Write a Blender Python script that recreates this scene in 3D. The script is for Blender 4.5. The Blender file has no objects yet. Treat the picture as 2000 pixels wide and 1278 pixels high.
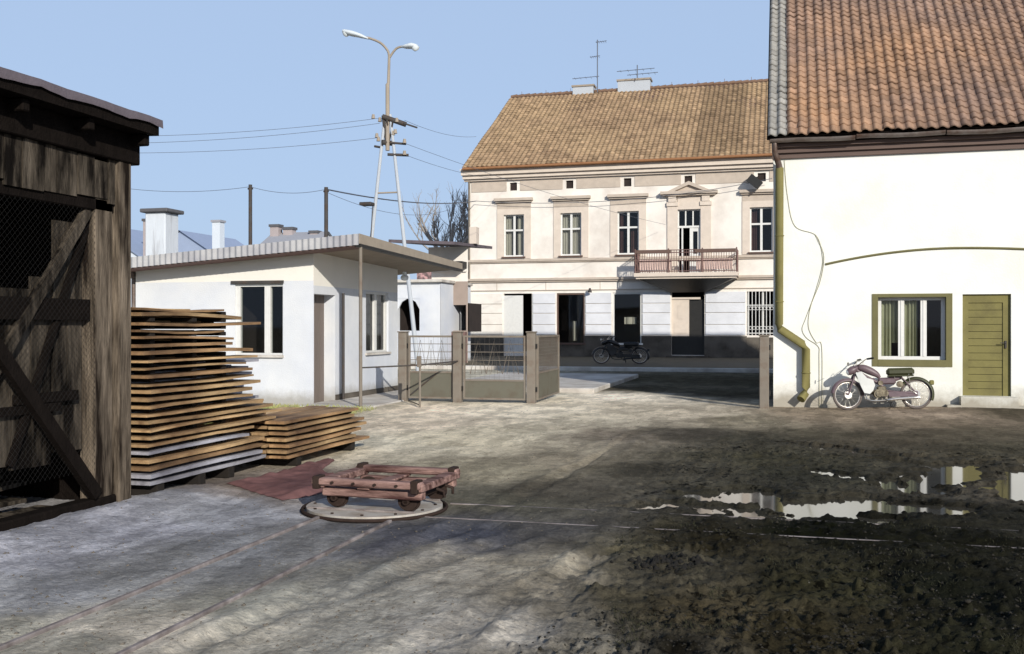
import bpy, math, random
import numpy as np
from mathutils import Vector, Matrix
random.seed(7); rng = np.random.default_rng(11)
R = math.radians
sc = bpy.context.scene
COL = sc.collection

# ------------------------------------------------------------------ camera, sky, sun
THETA = R(15.2); CS, SN = math.cos(THETA), math.sin(THETA); FPX = 1950.0; EYE = 1.6
cam = bpy.data.cameras.new('camera'); camo = bpy.data.objects.new('camera', cam); COL.objects.link(camo)
cam.sensor_width = 36; cam.lens = 36 * FPX / 2000.0; cam.clip_end = 6000; cam.clip_start = .05
camo.location = (0, 0, EYE); camo.rotation_euler = (R(90), 0, THETA)
sc.camera = camo
w = bpy.data.worlds.new('World'); sc.world = w; w.use_nodes = True
nt = w.node_tree; nt.nodes.clear()
out = nt.nodes.new('ShaderNodeOutputWorld'); bg = nt.nodes.new('ShaderNodeBackground'); sky = nt.nodes.new('ShaderNodeTexSky')
SUN_EL, SUN_OFF = R(21.5), R(35.5)      # sun behind the camera, to the right; travel direction is turned SUN_OFF to the left of +Y
sky.sky_type = 'NISHITA'; sky.sun_disc = False; sky.sun_elevation = SUN_EL
sky.sun_rotation = R(180) - SUN_OFF
sky.air_density = 1.0; sky.dust_density = 1.6; sky.ozone_density = 2.6; sky.altitude = 0
bg.inputs[1].default_value = 0.15
mixn = nt.nodes.new('ShaderNodeMix'); mixn.data_type = 'RGBA'; mixn.inputs[0].default_value = .6; mixn.inputs[7].default_value = (2.85, 3.75, 5.3, 1)   # thin bright haze low in the sky, clear deep blue overhead
wtc = nt.nodes.new('ShaderNodeTexCoord'); wsx = nt.nodes.new('ShaderNodeSeparateXYZ'); wmr = nt.nodes.new('ShaderNodeMapRange'); wmr.interpolation_type = 'SMOOTHSTEP'
wmr.inputs[1].default_value = .30; wmr.inputs[2].default_value = .62; wmr.inputs[3].default_value = .86; wmr.inputs[4].default_value = 0
nt.links.new(wtc.outputs['Generated'], wsx.inputs[0]); nt.links.new(wsx.outputs[2], wmr.inputs[0]); nt.links.new(wmr.outputs[0], mixn.inputs[0])
nt.links.new(sky.outputs[0], mixn.inputs[6]); nt.links.new(mixn.outputs[2], bg.inputs[0]); nt.links.new(bg.outputs[0], out.inputs[0])
sun = bpy.data.lights.new('sun', 'SUN'); suno = bpy.data.objects.new('sun', sun); COL.objects.link(suno)
sun.energy = 4.5; sun.angle = R(0.5); sun.color = (1, .94, .83)
travel = Vector((-math.sin(SUN_OFF) * math.cos(SUN_EL), math.cos(SUN_OFF) * math.cos(SUN_EL), -math.sin(SUN_EL)))
suno.rotation_euler = travel.to_track_quat('-Z', 'Y').to_euler()
sc.view_settings.view_transform = 'Standard'; sc.view_settings.look = 'None'
sc.view_settings.exposure = 0.05; sc.view_settings.gamma = 1.0

# ------------------------------------------------------------------ helpers
def lin(v):
    v = v / 255.0
    return v / 12.92 if v <= .04045 else ((v + .055) / 1.055) ** 2.4
def srgb(r, g, b): return (lin(r), lin(g), lin(b))

def mat(name, col, rough=.85, var=.18, scale=2.0, bump=.25, bscale=35, stretch=(1, 1, 1), metal=0.0, col2=None,
        c2scale=1.2, c2amt=.5, tint=None, obj_var=0.0, spec=.4, c2stretch=(1, 1, 1), splash=None):
    m = bpy.data.materials.new(name); m.use_nodes = True
    n = m.node_tree.nodes; l = m.node_tree.links; b = n['Principled BSDF']
    b.inputs['Roughness'].default_value = rough; b.inputs['Metallic'].default_value = metal
    b.inputs['Specular IOR Level'].default_value = spec
    tc = n.new('ShaderNodeTexCoord'); mp = n.new('ShaderNodeMapping'); mp.inputs['Scale'].default_value = stretch
    l.new(tc.outputs['Object'], mp.inputs[0])
    nz = n.new('ShaderNodeTexNoise'); nz.inputs['Scale'].default_value = scale; nz.inputs['Detail'].default_value = 8
    nz.inputs['Roughness'].default_value = .65
    l.new(mp.outputs[0], nz.inputs[0])
    mr = n.new('ShaderNodeMapRange'); mr.inputs[1].default_value = .25; mr.inputs[2].default_value = .75
    mr.inputs[3].default_value = 1 - var; mr.inputs[4].default_value = 1 + var
    l.new(nz.outputs[0], mr.inputs[0])
    base = n.new('ShaderNodeRGB'); base.outputs[0].default_value = (*col, 1); src = base.outputs[0]
    if col2 is not None:
        mp2 = n.new('ShaderNodeMapping'); mp2.inputs['Scale'].default_value = c2stretch; l.new(tc.outputs['Object'], mp2.inputs[0])
        n2 = n.new('ShaderNodeTexNoise'); n2.inputs['Scale'].default_value = c2scale; n2.inputs['Detail'].default_value = 6
        n2.inputs['Roughness'].default_value = .6
        l.new(mp2.outputs[0], n2.inputs[0])
        r2 = n.new('ShaderNodeMapRange'); r2.inputs[1].default_value = .7 - c2amt * .5; r2.inputs[2].default_value = .78 - c2amt * .2
        l.new(n2.outputs[0], r2.inputs[0])
        mx = n.new('ShaderNodeMix'); mx.data_type = 'RGBA'; mx.inputs[7].default_value = (*col2, 1)
        l.new(r2.outputs[0], mx.inputs[0]); l.new(src, mx.inputs[6]); src = mx.outputs[2]
    mul = n.new('ShaderNodeVectorMath'); mul.operation = 'SCALE'; l.new(src, mul.inputs[0]); l.new(mr.outputs[0], mul.inputs[3])
    src = mul.outputs[0]
    if tint:
        at = n.new('ShaderNodeAttribute'); at.attribute_name = tint
        m2 = n.new('ShaderNodeVectorMath'); m2.operation = 'MULTIPLY'; l.new(src, m2.inputs[0]); l.new(at.outputs['Vector'], m2.inputs[1]); src = m2.outputs[0]
    if obj_var:
        oi = n.new('ShaderNodeObjectInfo'); mo = n.new('ShaderNodeMapRange'); mo.inputs[3].default_value = 1 - obj_var; mo.inputs[4].default_value = 1 + obj_var
        l.new(oi.outputs['Random'], mo.inputs[0]); m3 = n.new('ShaderNodeVectorMath'); m3.operation = 'SCALE'
        l.new(src, m3.inputs[0]); l.new(mo.outputs[0], m3.inputs[3]); src = m3.outputs[0]
    l.new(src, b.inputs['Base Color'])
    if splash:
        sp = n.new('ShaderNodeSeparateXYZ'); l.new(tc.outputs['Object'], sp.inputs[0]); zr_ = n.new('ShaderNodeMapRange'); zr_.inputs[1].default_value = splash[1]; zr_.inputs[2].default_value = 0; zr_.inputs[3].default_value = -.25; zr_.inputs[4].default_value = .95; l.new(sp.outputs[2], zr_.inputs[0])
        sn = n.new('ShaderNodeTexNoise'); sn.inputs['Scale'].default_value = 3.5; sn.inputs['Detail'].default_value = 8; sn.inputs['Roughness'].default_value = .7; l.new(tc.outputs['Object'], sn.inputs[0])
        sa = n.new('ShaderNodeMath'); sa.operation = 'ADD'; l.new(zr_.outputs[0], sa.inputs[0]); l.new(sn.outputs[0], sa.inputs[1]); sr = n.new('ShaderNodeMapRange'); sr.inputs[1].default_value = .62; sr.inputs[2].default_value = 1.25; sr.inputs[4].default_value = .75; l.new(sa.outputs[0], sr.inputs[0])
        sx = n.new('ShaderNodeMix'); sx.data_type = 'RGBA'; sx.inputs[7].default_value = (*splash[0], 1); l.new(sr.outputs[0], sx.inputs[0]); l.new(src, sx.inputs[6]); src = sx.outputs[2]; l.new(src, b.inputs['Base Color'])
    if bump:
        nb = n.new('ShaderNodeTexNoise'); nb.inputs['Scale'].default_value = bscale; nb.inputs['Detail'].default_value = 6
        l.new(mp.outputs[0], nb.inputs[0])
        bp = n.new('ShaderNodeBump'); bp.inputs['Strength'].default_value = bump; bp.inputs['Distance'].default_value = .02
        l.new(nb.outputs[0], bp.inputs['Height']); l.new(bp.outputs[0], b.inputs['Normal'])
    return m

def glass_mat(name, tintc=(.75, .8, .8), ior=1.5):
    m = bpy.data.materials.new(name); m.use_nodes = True
    n = m.node_tree.nodes; l = m.node_tree.links; n.remove(n['Principled BSDF'])
    o = n['Material Output']; t = n.new('ShaderNodeBsdfTransparent'); t.inputs[0].default_value = (*tintc, 1)
    g = n.new('ShaderNodeBsdfGlossy'); g.inputs['Roughness'].default_value = .03
    f = n.new('ShaderNodeFresnel'); f.inputs[0].default_value = ior
    tc = n.new('ShaderNodeTexCoord'); nz = n.new('ShaderNodeTexNoise'); nz.inputs['Scale'].default_value = 2.5
    bp = n.new('ShaderNodeBump'); bp.inputs['Strength'].default_value = .06; l.new(tc.outputs['Object'], nz.inputs[0])
    l.new(nz.outputs[0], bp.inputs['Height']); l.new(bp.outputs[0], g.inputs['Normal'])
    x = n.new('ShaderNodeMixShader'); l.new(f.outputs[0], x.inputs[0]); l.new(t.outputs[0], x.inputs[1]); l.new(g.outputs[0], x.inputs[2])
    l.new(x.outputs[0], o.inputs[0]); return m

class MB:
    def __init__(s): s.v = []; s.f = []; s.sm = []
    def add(s, vs, fs, smooth=False):
        k = len(s.v); s.v += [tuple(p) for p in vs]; s.f += [tuple(i + k for i in f) for f in fs]; s.sm += [smooth] * len(fs); return s
    def box(s, x0, x1, y0, y1, z0, z1, m=None):
        vs = [Vector((x, y, z)) for x in (x0, x1) for y in (y0, y1) for z in (z0, z1)]
        if m is not None: vs = [m @ p for p in vs]
        return s.add(vs, [(0, 1, 3, 2), (4, 6, 7, 5), (0, 4, 5, 1), (2, 3, 7, 6), (0, 2, 6, 4), (1, 5, 7, 3)])
    def bbox(s, x0, x1, y0, y1, z0, z1, c=.01, m=None):
        """box with chamfered edges along every side (8 corners -> 24 verts)"""
        c = min(c, (x1 - x0) * .3, (y1 - y0) * .3, (z1 - z0) * .3)
        vs = []
        for ix, x in enumerate((x0, x1)):
            for iy, y in enumerate((y0, y1)):
                for iz, z in enumerate((z0, z1)):
                    sx, sy, sz = (c if ix == 0 else -c), (c if iy == 0 else -c), (c if iz == 0 else -c)
                    vs += [Vector((x, y + sy, z + sz)), Vector((x + sx, y, z + sz)), Vector((x + sx, y + sy, z))]
        if m is not None: vs = [m @ p for p in vs]
        I = lambda a, b, d, k: ((a * 2 + b) * 2 + d) * 3 + k
        fs = []
        for a in (0, 1): fs.append((I(a, 0, 0, 0), I(a, 1, 0, 0), I(a, 1, 1, 0), I(a, 0, 1, 0)))
        for b in (0, 1): fs.append((I(0, b, 0, 1), I(1, b, 0, 1), I(1, b, 1, 1), I(0, b, 1, 1)))
        for d in (0, 1): fs.append((I(0, 0, d, 2), I(1, 0, d, 2), I(1, 1, d, 2), I(0, 1, d, 2)))
        for a in (0, 1):
            for b in (0, 1): fs.append((I(a, b, 0, 0), I(a, b, 1, 0), I(a, b, 1, 1), I(a, b, 0, 1)))
            for d in (0, 1): fs.append((I(a, 0, d, 0), I(a, 1, d, 0), I(a, 1, d, 2), I(a, 0, d, 2)))
        for b in (0, 1):
            for d in (0, 1): fs.append((I(0, b, d, 1), I(1, b, d, 1), I(1, b, d, 2), I(0, b, d, 2)))
        for a in (0, 1):
            for b in (0, 1):
                for d in (0, 1): fs.append((I(a, b, d, 0), I(a, b, d, 1), I(a, b, d, 2)))
        return s.add(vs, fs)
    def tube(s, pts, r, n=8, ell=(1, 1), cap=True, up=Vector((0, 0, 1))):
        pts = [Vector(p) for p in pts]; k = len(pts)
        rr = r if isinstance(r, (list, tuple)) else [r] * k
        vs = []; fs = []
        for i, p in enumerate(pts):
            d = (pts[min(i + 1, k - 1)] - pts[max(i - 1, 0)]).normalized()
            u = up if abs(d.dot(up)) < .95 else Vector((0, 1, 0)) if abs(d.y) < .9 else Vector((1, 0, 0))
            a = d.cross(u).normalized(); b = a.cross(d).normalized()
            for j in range(n):
                t = 2 * math.pi * j / n
                vs.append(p + a * math.cos(t) * rr[i] * ell[0] + b * math.sin(t) * rr[i] * ell[1])
        for i in range(k - 1):
            for j in range(n):
                fs.append((i * n + j, i * n + (j + 1) % n, (i + 1) * n + (j + 1) % n, (i + 1) * n + j))
        s.add(vs, fs, True)
        if cap: s.add(vs[:n], [tuple(range(n))]); s.add(vs[-n:], [tuple(range(n))])
        return s
    def ring(s, c, axis, Rr, r, n=40, m=8, a0=0, a1=2 * math.pi, ell=(1, 1)):
        c = Vector(c); axis = Vector(axis).normalized()
        u = axis.cross(Vector((0, 0, 1)));  u = Vector((1, 0, 0)) if u.length < .01 else u.normalized(); v = axis.cross(u).normalized()
        full = abs(a1 - a0 - 2 * math.pi) < 1e-6; k = n if full else n + 1; vs = []; fs = []
        for i in range(k):
            t = a0 + (a1 - a0) * i / n; d = u * math.cos(t) + v * math.sin(t)
            for j in range(m):
                q = 2 * math.pi * j / m
                vs.append(c + d * (Rr + r * ell[0] * math.cos(q)) + axis * r * ell[1] * math.sin(q))
        for i in range(n):
            for j in range(m):
                fs.append((i * m + j, i * m + (j + 1) % m, ((i + 1) % k) * m + (j + 1) % m, ((i + 1) % k) * m + j))
        return s.add(vs, fs, True)
    def disc(s, c, axis, Rr, h, n=32):
        c = Vector(c); a = Vector(axis).normalized(); return s.tube([c - a * h / 2, c + a * h / 2], Rr, n)
    def prism(s, poly, fn, d0, d1):
        """poly of (a,z) extruded between depths d0,d1, fn(a,z,d)->point"""
        n = len(poly); vs = [fn(a, z, d0) for a, z in poly] + [fn(a, z, d1) for a, z in poly]
        fs = [tuple(range(n)), tuple(range(n, 2 * n))] + [(i, (i + 1) % n, n + (i + 1) % n, n + i) for i in range(n)]
        return s.add(vs, fs)
    def build(s, name, material, parent=None, loc=None, fix=True):
        me = bpy.data.meshes.new(name); me.from_pydata(s.v, [], s.f)
        me.polygons.foreach_set('use_smooth', s.sm); me.materials.append(material)
        if fix:
            import bmesh
            bm = bmesh.new(); bm.from_mesh(me); bmesh.ops.recalc_face_normals(bm, faces=bm.faces); bm.to_mesh(me); bm.free()
        me.update(); o = bpy.data.objects.new(name, me); COL.objects.link(o)
        if parent is not None: o.parent = parent
        if loc is not None: o.location = loc
        return o

def tag(o, label=None, cat=None, group=None, kind=None):
    if label: o['label'] = label
    if cat: o['category'] = cat
    if group: o['group'] = group
    if kind: o['kind'] = kind
    return o
def empty(name, loc=(0, 0, 0), rz=0):
    o = bpy.data.objects.new(name, None); COL.objects.link(o); o.location = loc; o.rotation_euler = (0, 0, rz); o.empty_display_size = .2
    return o
def copy_tree(o, parent=None):
    c = o.copy(); COL.objects.link(c)
    if parent is not None: c.parent = parent
    for ch in list(o.children): copy_tree(ch, c)
    return c

# facade planes: fn(a, z, depth) with depth going INTO the building
def PlaneY(y): return lambda a, z, d=0: Vector((a, y + d, z))
def PlaneX(x): return lambda a, z, d=0: Vector((x - d, a, z))
def fbox(mb, fn, a0, a1, z0, z1, d0, d1):
    vs = [fn(a, z, d) for a in (a0, a1) for d in (d0, d1) for z in (z0, z1)]
    return mb.add(vs, [(0, 1, 3, 2), (4, 6, 7, 5), (0, 4, 5, 1), (2, 3, 7, 6), (0, 2, 6, 4), (1, 5, 7, 3)])
def wall(mb, fn, a0, a1, z0, z1, holes=(), t=.3, top=None):
    xs = sorted({a0, a1, *[h[0] for h in holes], *[h[1] for h in holes]}); zs = sorted({z0, z1, *[h[2] for h in holes], *[h[3] for h in holes]})
    xs = [x for x in xs if a0 <= x <= a1]; zs = [z for z in zs if z0 <= z <= z1]
    for i in range(len(xs) - 1):
        for j in range(len(zs) - 1):
            cx, cz = (xs[i] + xs[i + 1]) / 2, (zs[j] + zs[j + 1]) / 2
            if any(h[0] < cx < h[1] and h[2] < cz < h[3] for h in holes): continue
            T = lambda x, z: (top(x) if (top and abs(z - z1) < 1e-6) else z)
            mb.add([fn(xs[i], zs[j]), fn(xs[i + 1], zs[j]), fn(xs[i + 1], T(xs[i + 1], zs[j + 1])), fn(xs[i], T(xs[i], zs[j + 1]))], [(0, 1, 2, 3)])
    for h in holes:
        for (p, q) in (((h[0], h[2]), (h[0], h[3])), ((h[1], h[2]), (h[1], h[3])), ((h[0], h[3]), (h[1], h[3])), ((h[0], h[2]), (h[1], h[2]))):
            mb.add([fn(*p, 0), fn(*q, 0), fn(*q, t), fn(*p, t)], [(0, 1, 2, 3)])
def room(mb, fn, a0, a1, z0, z1, d0, d1):
    """open-fronted dark room behind an opening"""
    for (p, q) in (((a0, z0), (a0, z1)), ((a1, z0), (a1, z1)), ((a0, z1), (a1, z1)), ((a0, z0), (a1, z0))):
        mb.add([fn(*p, d0), fn(*q, d0), fn(*q, d1), fn(*p, d1)], [(0, 1, 2, 3)])
    mb.add([fn(a0, z0, d1), fn(a1, z0, d1), fn(a1, z1, d1), fn(a0, z1, d1)], [(0, 1, 2, 3)])

def curtain(mb, fn, a0, a1, z0, z1, d, amp=.025, waves=6):
    n = waves * 8; vs = []; fs = []
    for i in range(n + 1):
        t = i / n; a = a0 + (a1 - a0) * t; o = amp * math.sin(t * waves * 2 * math.pi + math.sin(t * 9)); vs += [fn(a, z0, d + o * 1.3), fn(a, z1, d + o)]
    for i in range(n): fs.append((2 * i, 2 * i + 2, 2 * i + 3, 2 * i + 1))
    mb.add(vs, fs, True)

# ------------------------------------------------------------------ materials
M = {}
M['cream'] = mat('cream_plaster', srgb(226, 221, 214), .92, .05, 1.5, .4, 40, spec=.1, col2=srgb(206, 198, 190), c2scale=.6, c2amt=.5)
M['white_pl'] = mat('white_plaster', srgb(210, 212, 215), .92, .06, 1.6, .3, 40, spec=.1, col2=srgb(194, 199, 209), c2scale=.6, c2amt=.7, splash=(srgb(140, 136, 128), .5))
M['yellow_pl'] = mat('pale_yellow_plaster', srgb(227, 228, 224), .92, .03, 1.6, .22, 26, spec=.1, col2=srgb(214, 214, 206), c2scale=.7, c2amt=.5, splash=(srgb(132, 122, 104), .75))
M['bluewhite'] = mat('bluish_white_plaster', srgb(214, 216, 222), .9, .05, 1.2, .2, 50, spec=.1, col2=srgb(200, 202, 208), c2scale=1.1, c2amt=.7)
M['trim'] = mat('stone_trim', srgb(182, 170, 158), .9, .12, 3, .25, 60, spec=.1)
M['surround'] = mat('window_surround_plaster', srgb(204, 192, 180), .9, .10, 3, .25, 60, spec=.1)
M['plinth'] = mat('grey_plinth', srgb(104, 98, 90), .9, .2, 3, .4, 40, col2=srgb(64, 58, 52), c2scale=1.5, c2amt=.7)
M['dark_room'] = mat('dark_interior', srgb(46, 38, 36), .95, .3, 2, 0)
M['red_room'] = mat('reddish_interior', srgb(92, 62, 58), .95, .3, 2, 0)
M['white_wood'] = mat('white_painted_wood', srgb(208, 208, 206), .6, .08, 8, .1, 80)
M['brown_wood'] = mat('brown_painted_wood', srgb(96, 76, 68), .7, .15, 6, .1, 60)
M['glass'] = glass_mat('window_glass')
M['curtain'] = mat('net_curtain', srgb(206, 196, 182), .9, .1, 6, 0)
M['olive_curtain'] = mat('olive_curtain', srgb(186, 182, 150), .9, .15, 6, 0)
M['olive'] = mat('olive_paint', srgb(118, 112, 70), .75, .10, 3, .15, 40, spec=.2, col2=srgb(104, 98, 64), c2scale=2, c2amt=.5)
M['olive_dark'] = mat('olive_frame_paint', srgb(106, 102, 70), .75, .12, 5, .12, 40, spec=.2)
M['tile'] = mat('clay_pantiles', srgb(168, 134, 106), .92, .24, 9, .3, 90, tint='tint', spec=.08, col2=srgb(138, 116, 104), c2scale=.32, c2amt=.85)
M['tile_far'] = mat('old_clay_tiles', srgb(152, 130, 104), .92, .14, 5, .3, 60, tint='tint', spec=.08, col2=srgb(140, 118, 96), c2scale=.35, c2amt=.6)
M['tile_grey'] = mat('grey_verge_tiles', srgb(140, 138, 134), .85, .22, 6, .2, 60, tint='tint', spec=.15)
M['ridge'] = mat('grey_brown_ridge_tiles', srgb(120, 96, 80), .9, .25, 6, .2, 60)
M['zinc'] = mat('zinc_sheet', srgb(120, 112, 108), .5, .25, 5, .15, 30, metal=.4, col2=srgb(86, 66, 56), c2scale=3, c2amt=.6)
M['brown_cornice'] = mat('brown_painted_cornice', srgb(96, 80, 74), .8, .2, 4, .2, 40, stretch=(.3, 1, 2))
M['soffit'] = mat('grey_soffit_board', srgb(150, 140, 128), .9, .12, 3, .1, 30, spec=.05)
M['fascia'] = mat('corrugated_cement_sheet', srgb(168, 168, 170), .9, .12, 3, .2, 60, spec=.1, col2=srgb(146, 146, 152), c2scale=1.4, c2amt=.6)
M['dark_metal'] = mat('dark_painted_metal', srgb(66, 64, 64), .7, .2, 6, .1, 60, spec=.2, col2=srgb(74, 62, 54), c2scale=7, c2amt=.5)
M['taupe'] = mat('taupe_paint', srgb(122, 115, 106), .8, .12, 4, .15, 50, spec=.15, col2=srgb(106, 94, 84), c2scale=4, c2amt=.45)
M['green_sheet'] = mat('grey_green_sheet', srgb(100, 98, 88), .85, .06, 3, .1, 30, spec=.1, col2=srgb(92, 86, 76), c2scale=3, c2amt=.4)
M['door_brown'] = mat('grey_brown_door', srgb(112, 103, 98), .8, .08, 3, .1, 30, spec=.15, stretch=(1, 1, .3))
M['black'] = mat('black_painted_metal', srgb(30, 29, 28), .5, .3, 6, .1, 40)
M['concrete'] = mat('concrete', srgb(196, 192, 186), .9, .14, 2, .4, 30, col2=srgb(160, 152, 144), c2scale=1.2, c2amt=.6)
M['pale_concrete'] = mat('pale_concrete', srgb(172, 178, 186), .9, .05, 2, .2, 30)
M['chimney'] = mat('limewashed_chimney', srgb(196, 202, 210), .9, .08, 3, .3, 30, stretch=(3, 3, .5), col2=srgb(134, 132, 136), c2scale=1.6, c2amt=.35, c2stretch=(2.5, 2.5, .3))
M['wood_old'] = mat('weathered_boards', srgb(106, 97, 86), .95, .5, 6, .7, 30, spec=.05, stretch=(5, 5, .45), col2=srgb(22, 19, 17), c2scale=2.4, c2amt=.82, c2stretch=(3, 3, .6), obj_var=.25)
M['wood_dark'] = mat('dark_timber', srgb(24, 20, 18), .95, .4, 6, .6, 30, spec=.05, stretch=(2, 2, 1))
M['wood_post'] = mat('grey_post_timber', srgb(128, 116, 102), .95, .5, 7, .8, 26, spec=.05, stretch=(5, 5, .3), col2=srgb(34, 28, 24), c2scale=3, c2amt=.7, c2stretch=(3, 3, .4))
M['felt'] = mat('roofing_felt', srgb(92, 84, 90), .85, .25, 4, .3, 40)
def plank_mat(name, c, c2): return mat(name, c, .85, .3, 8, .4, 40, stretch=(3, .4, 3), col2=c2, c2scale=2, c2amt=.65, obj_var=.28, c2stretch=(1, .4, 1))
M['plank_a'] = plank_mat('tan_sawn_board', srgb(192, 162, 120), srgb(116, 88, 60))
M['plank_b'] = plank_mat('brown_sawn_board', srgb(170, 136, 98), srgb(92, 68, 46))
M['plank_c'] = plank_mat('grey_sawn_board', srgb(176, 176, 184), srgb(110, 108, 116))
M['sticker'] = mat('stack_bearers', srgb(26, 21, 17), .95, .3, 6, .3, 40)
M['steel'] = mat('worn_rail_steel', srgb(146, 138, 136), .7, .25, 6, .2, 50, metal=0, spec=.15, col2=srgb(96, 88, 86), c2scale=5, c2amt=.7)
M['turntable'] = mat('worn_plate_steel', srgb(186, 182, 176), .6, .16, 5, .15, 50, metal=.15, col2=srgb(150, 138, 124), c2scale=4, c2amt=.6)
M['cart_wood'] = mat('reddish_cart_timber', srgb(160, 130, 122), .92, .45, 9, .6, 34, stretch=(.5, 3, 3), spec=.05, col2=srgb(72, 50, 48), c2scale=3, c2amt=.7, c2stretch=(.6, 3, 3))
M['rust'] = mat('rusty_iron', srgb(52, 42, 38), .9, .3, 9, .3, 50, spec=.1)
M['tarp'] = mat('red_brown_tarpaulin', srgb(118, 86, 84), .9, .22, 4, .5, 12, spec=.1, col2=srgb(92, 66, 66), c2scale=2.2, c2amt=.7)
M['haze_wall'] = mat('hazed_far_wall', srgb(196, 204, 214), .9, .04, 1, 0)  # distance haze is put into the pale colours of the far houses
M['haze_roof'] = mat('hazed_slate_roof', srgb(140, 154, 180), .9, .05, 1, 0)
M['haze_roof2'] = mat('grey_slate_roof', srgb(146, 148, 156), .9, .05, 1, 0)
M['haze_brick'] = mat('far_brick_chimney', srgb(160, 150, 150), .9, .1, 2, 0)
M['cap'] = mat('dark_chimney_cap', srgb(84, 84, 88), .9, .2, 4, .1)
M['bark'] = mat('grey_bark', srgb(150, 145, 142), .9, .2, 6, .2)
M['wire'] = mat('dark_wire', srgb(90, 96, 108), .6, .05, 1, 0)
M['lampw'] = mat('grey_lamp_shell', srgb(196, 204, 210), .4, .08, 3, 0)
M['lamp_glass'] = mat('lamp_glass_bowl', srgb(226, 234, 238), .15, .03, 3, 0, spec=.8)
M['tyre'] = mat('tyre_rubber', srgb(96, 88, 84), .85, .15, 10, .1)
M['chrome'] = mat('dull_chrome', srgb(200, 196, 190), .28, .12, 9, .05, 40, metal=.8)
M['moped_paint'] = mat('plum_grey_paint', srgb(96, 80, 86), .45, .2, 9, .05, 40, spec=.45)
M['moped_white'] = mat('white_leg_shield_paint', srgb(196, 198, 196), .45, .06, 6, .05, 40, spec=.5)
M['alu'] = mat('cast_aluminium', srgb(128, 120, 102), .55, .35, 14, .2, 60, metal=.4, col2=srgb(70, 60, 48), c2scale=12, c2amt=.6)
M['seat'] = mat('olive_seat_vinyl', srgb(56, 58, 34), .5, .15, 8, .1, 40, spec=.4)
M['black_paint'] = mat('black_moped_paint', srgb(20, 19, 19), .4, .2, 6, 0, spec=.5)
M['maroon'] = mat('maroon_boards', srgb(112, 88, 84), .85, .15, 4, .1)
M['sign'] = mat('faded_sign_board', srgb(92, 78, 78), .7, .35, 8, 0, col2=srgb(190, 150, 150), c2scale=7, c2amt=.6)
M['shaded_pl'] = mat('shade_brown_plaster', srgb(150, 136, 128), .9, .1, 2, .2, 40)  # brown grey stands in for shade on the annex wall
M['sand'] = mat('sawdust_and_short_grass', srgb(168, 168, 112), .95, .3, 6, .5, 60)

# ------------------------------------------------------------------ ground
def vnoise(x, y, seed=0):
    xi = np.floor(x).astype(np.int64); yi = np.floor(y).astype(np.int64); fx = x - xi; fy = y - yi
    fx = fx * fx * (3 - 2 * fx); fy = fy * fy * (3 - 2 * fy)
    def h(a, b):
        n = (a * 374761393 + b * 668265263 + seed * 982451653) & 0xFFFFFFFF
        n = ((n ^ (n >> 13)) * 1274126177) & 0xFFFFFFFF
        return ((n ^ (n >> 16)) & 0xFFFF) / 65535.0
    return (h(xi, yi) * (1 - fx) + h(xi + 1, yi) * fx) * (1 - fy) + (h(xi, yi + 1) * (1 - fx) + h(xi + 1, yi + 1) * fx) * fy
def fbm(x, y, oct=4, seed=0):
    s = 0; a = .5; t = 0
    for i in range(oct): s = s + a * vnoise(x, y, seed + i * 17); t += a; a *= .55; x = x * 2.03; y = y * 2.03
    return s / t
def sstep(a, b, x): t = np.clip((x - a) / (b - a), 0, 1); return t * t * (3 - 2 * t)
PUDDLES = [(-.40, 9.6, .62, .42, 25), (.35, 9.25, .95, .52, 10), (1.05, 9.4, .6, .34, 14), (1.75, 11.7, .42, 1.5, -22), (2.6, 11.0, .75, 1.1, 5), (3.4, 11.6, .8, 1.6, 5),
           (.75, 13.7, 1.0, .16, -38), (.85, 11.1, .95, .12, -45), (1.6, 12.4, .8, .14, -38), (-1.1, 8.95, .35, .13, 20)]
WATER_Z = -.014
def mudness(x, y):
    """0 dry sandy dirt .. 1 churned wet mud, from the yard's own traffic pattern"""
    n = fbm(x * .7, y * .7, 3, 5) - .5
    right = sstep(-2.3, -.7, x + n * 1.2 + (y - 8) * .06)
    near = 1 - sstep(12.5, 16.5, y + n * 2)
    return right * near
def puddle_depth(x, y):
    inp = np.zeros_like(x)
    for (cx, cy, rx, ry, a) in PUDDLES:
        a = R(a); ux = (x - cx) * math.cos(a) + (y - cy) * math.sin(a); uy = -(x - cx) * math.sin(a) + (y - cy) * math.cos(a)
        inp = np.maximum(inp, 1.9 - np.sqrt((ux / (rx + .15)) ** 2 + (uy / (ry + .12)) ** 2))
    return np.clip(inp, 0, 1)
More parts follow.
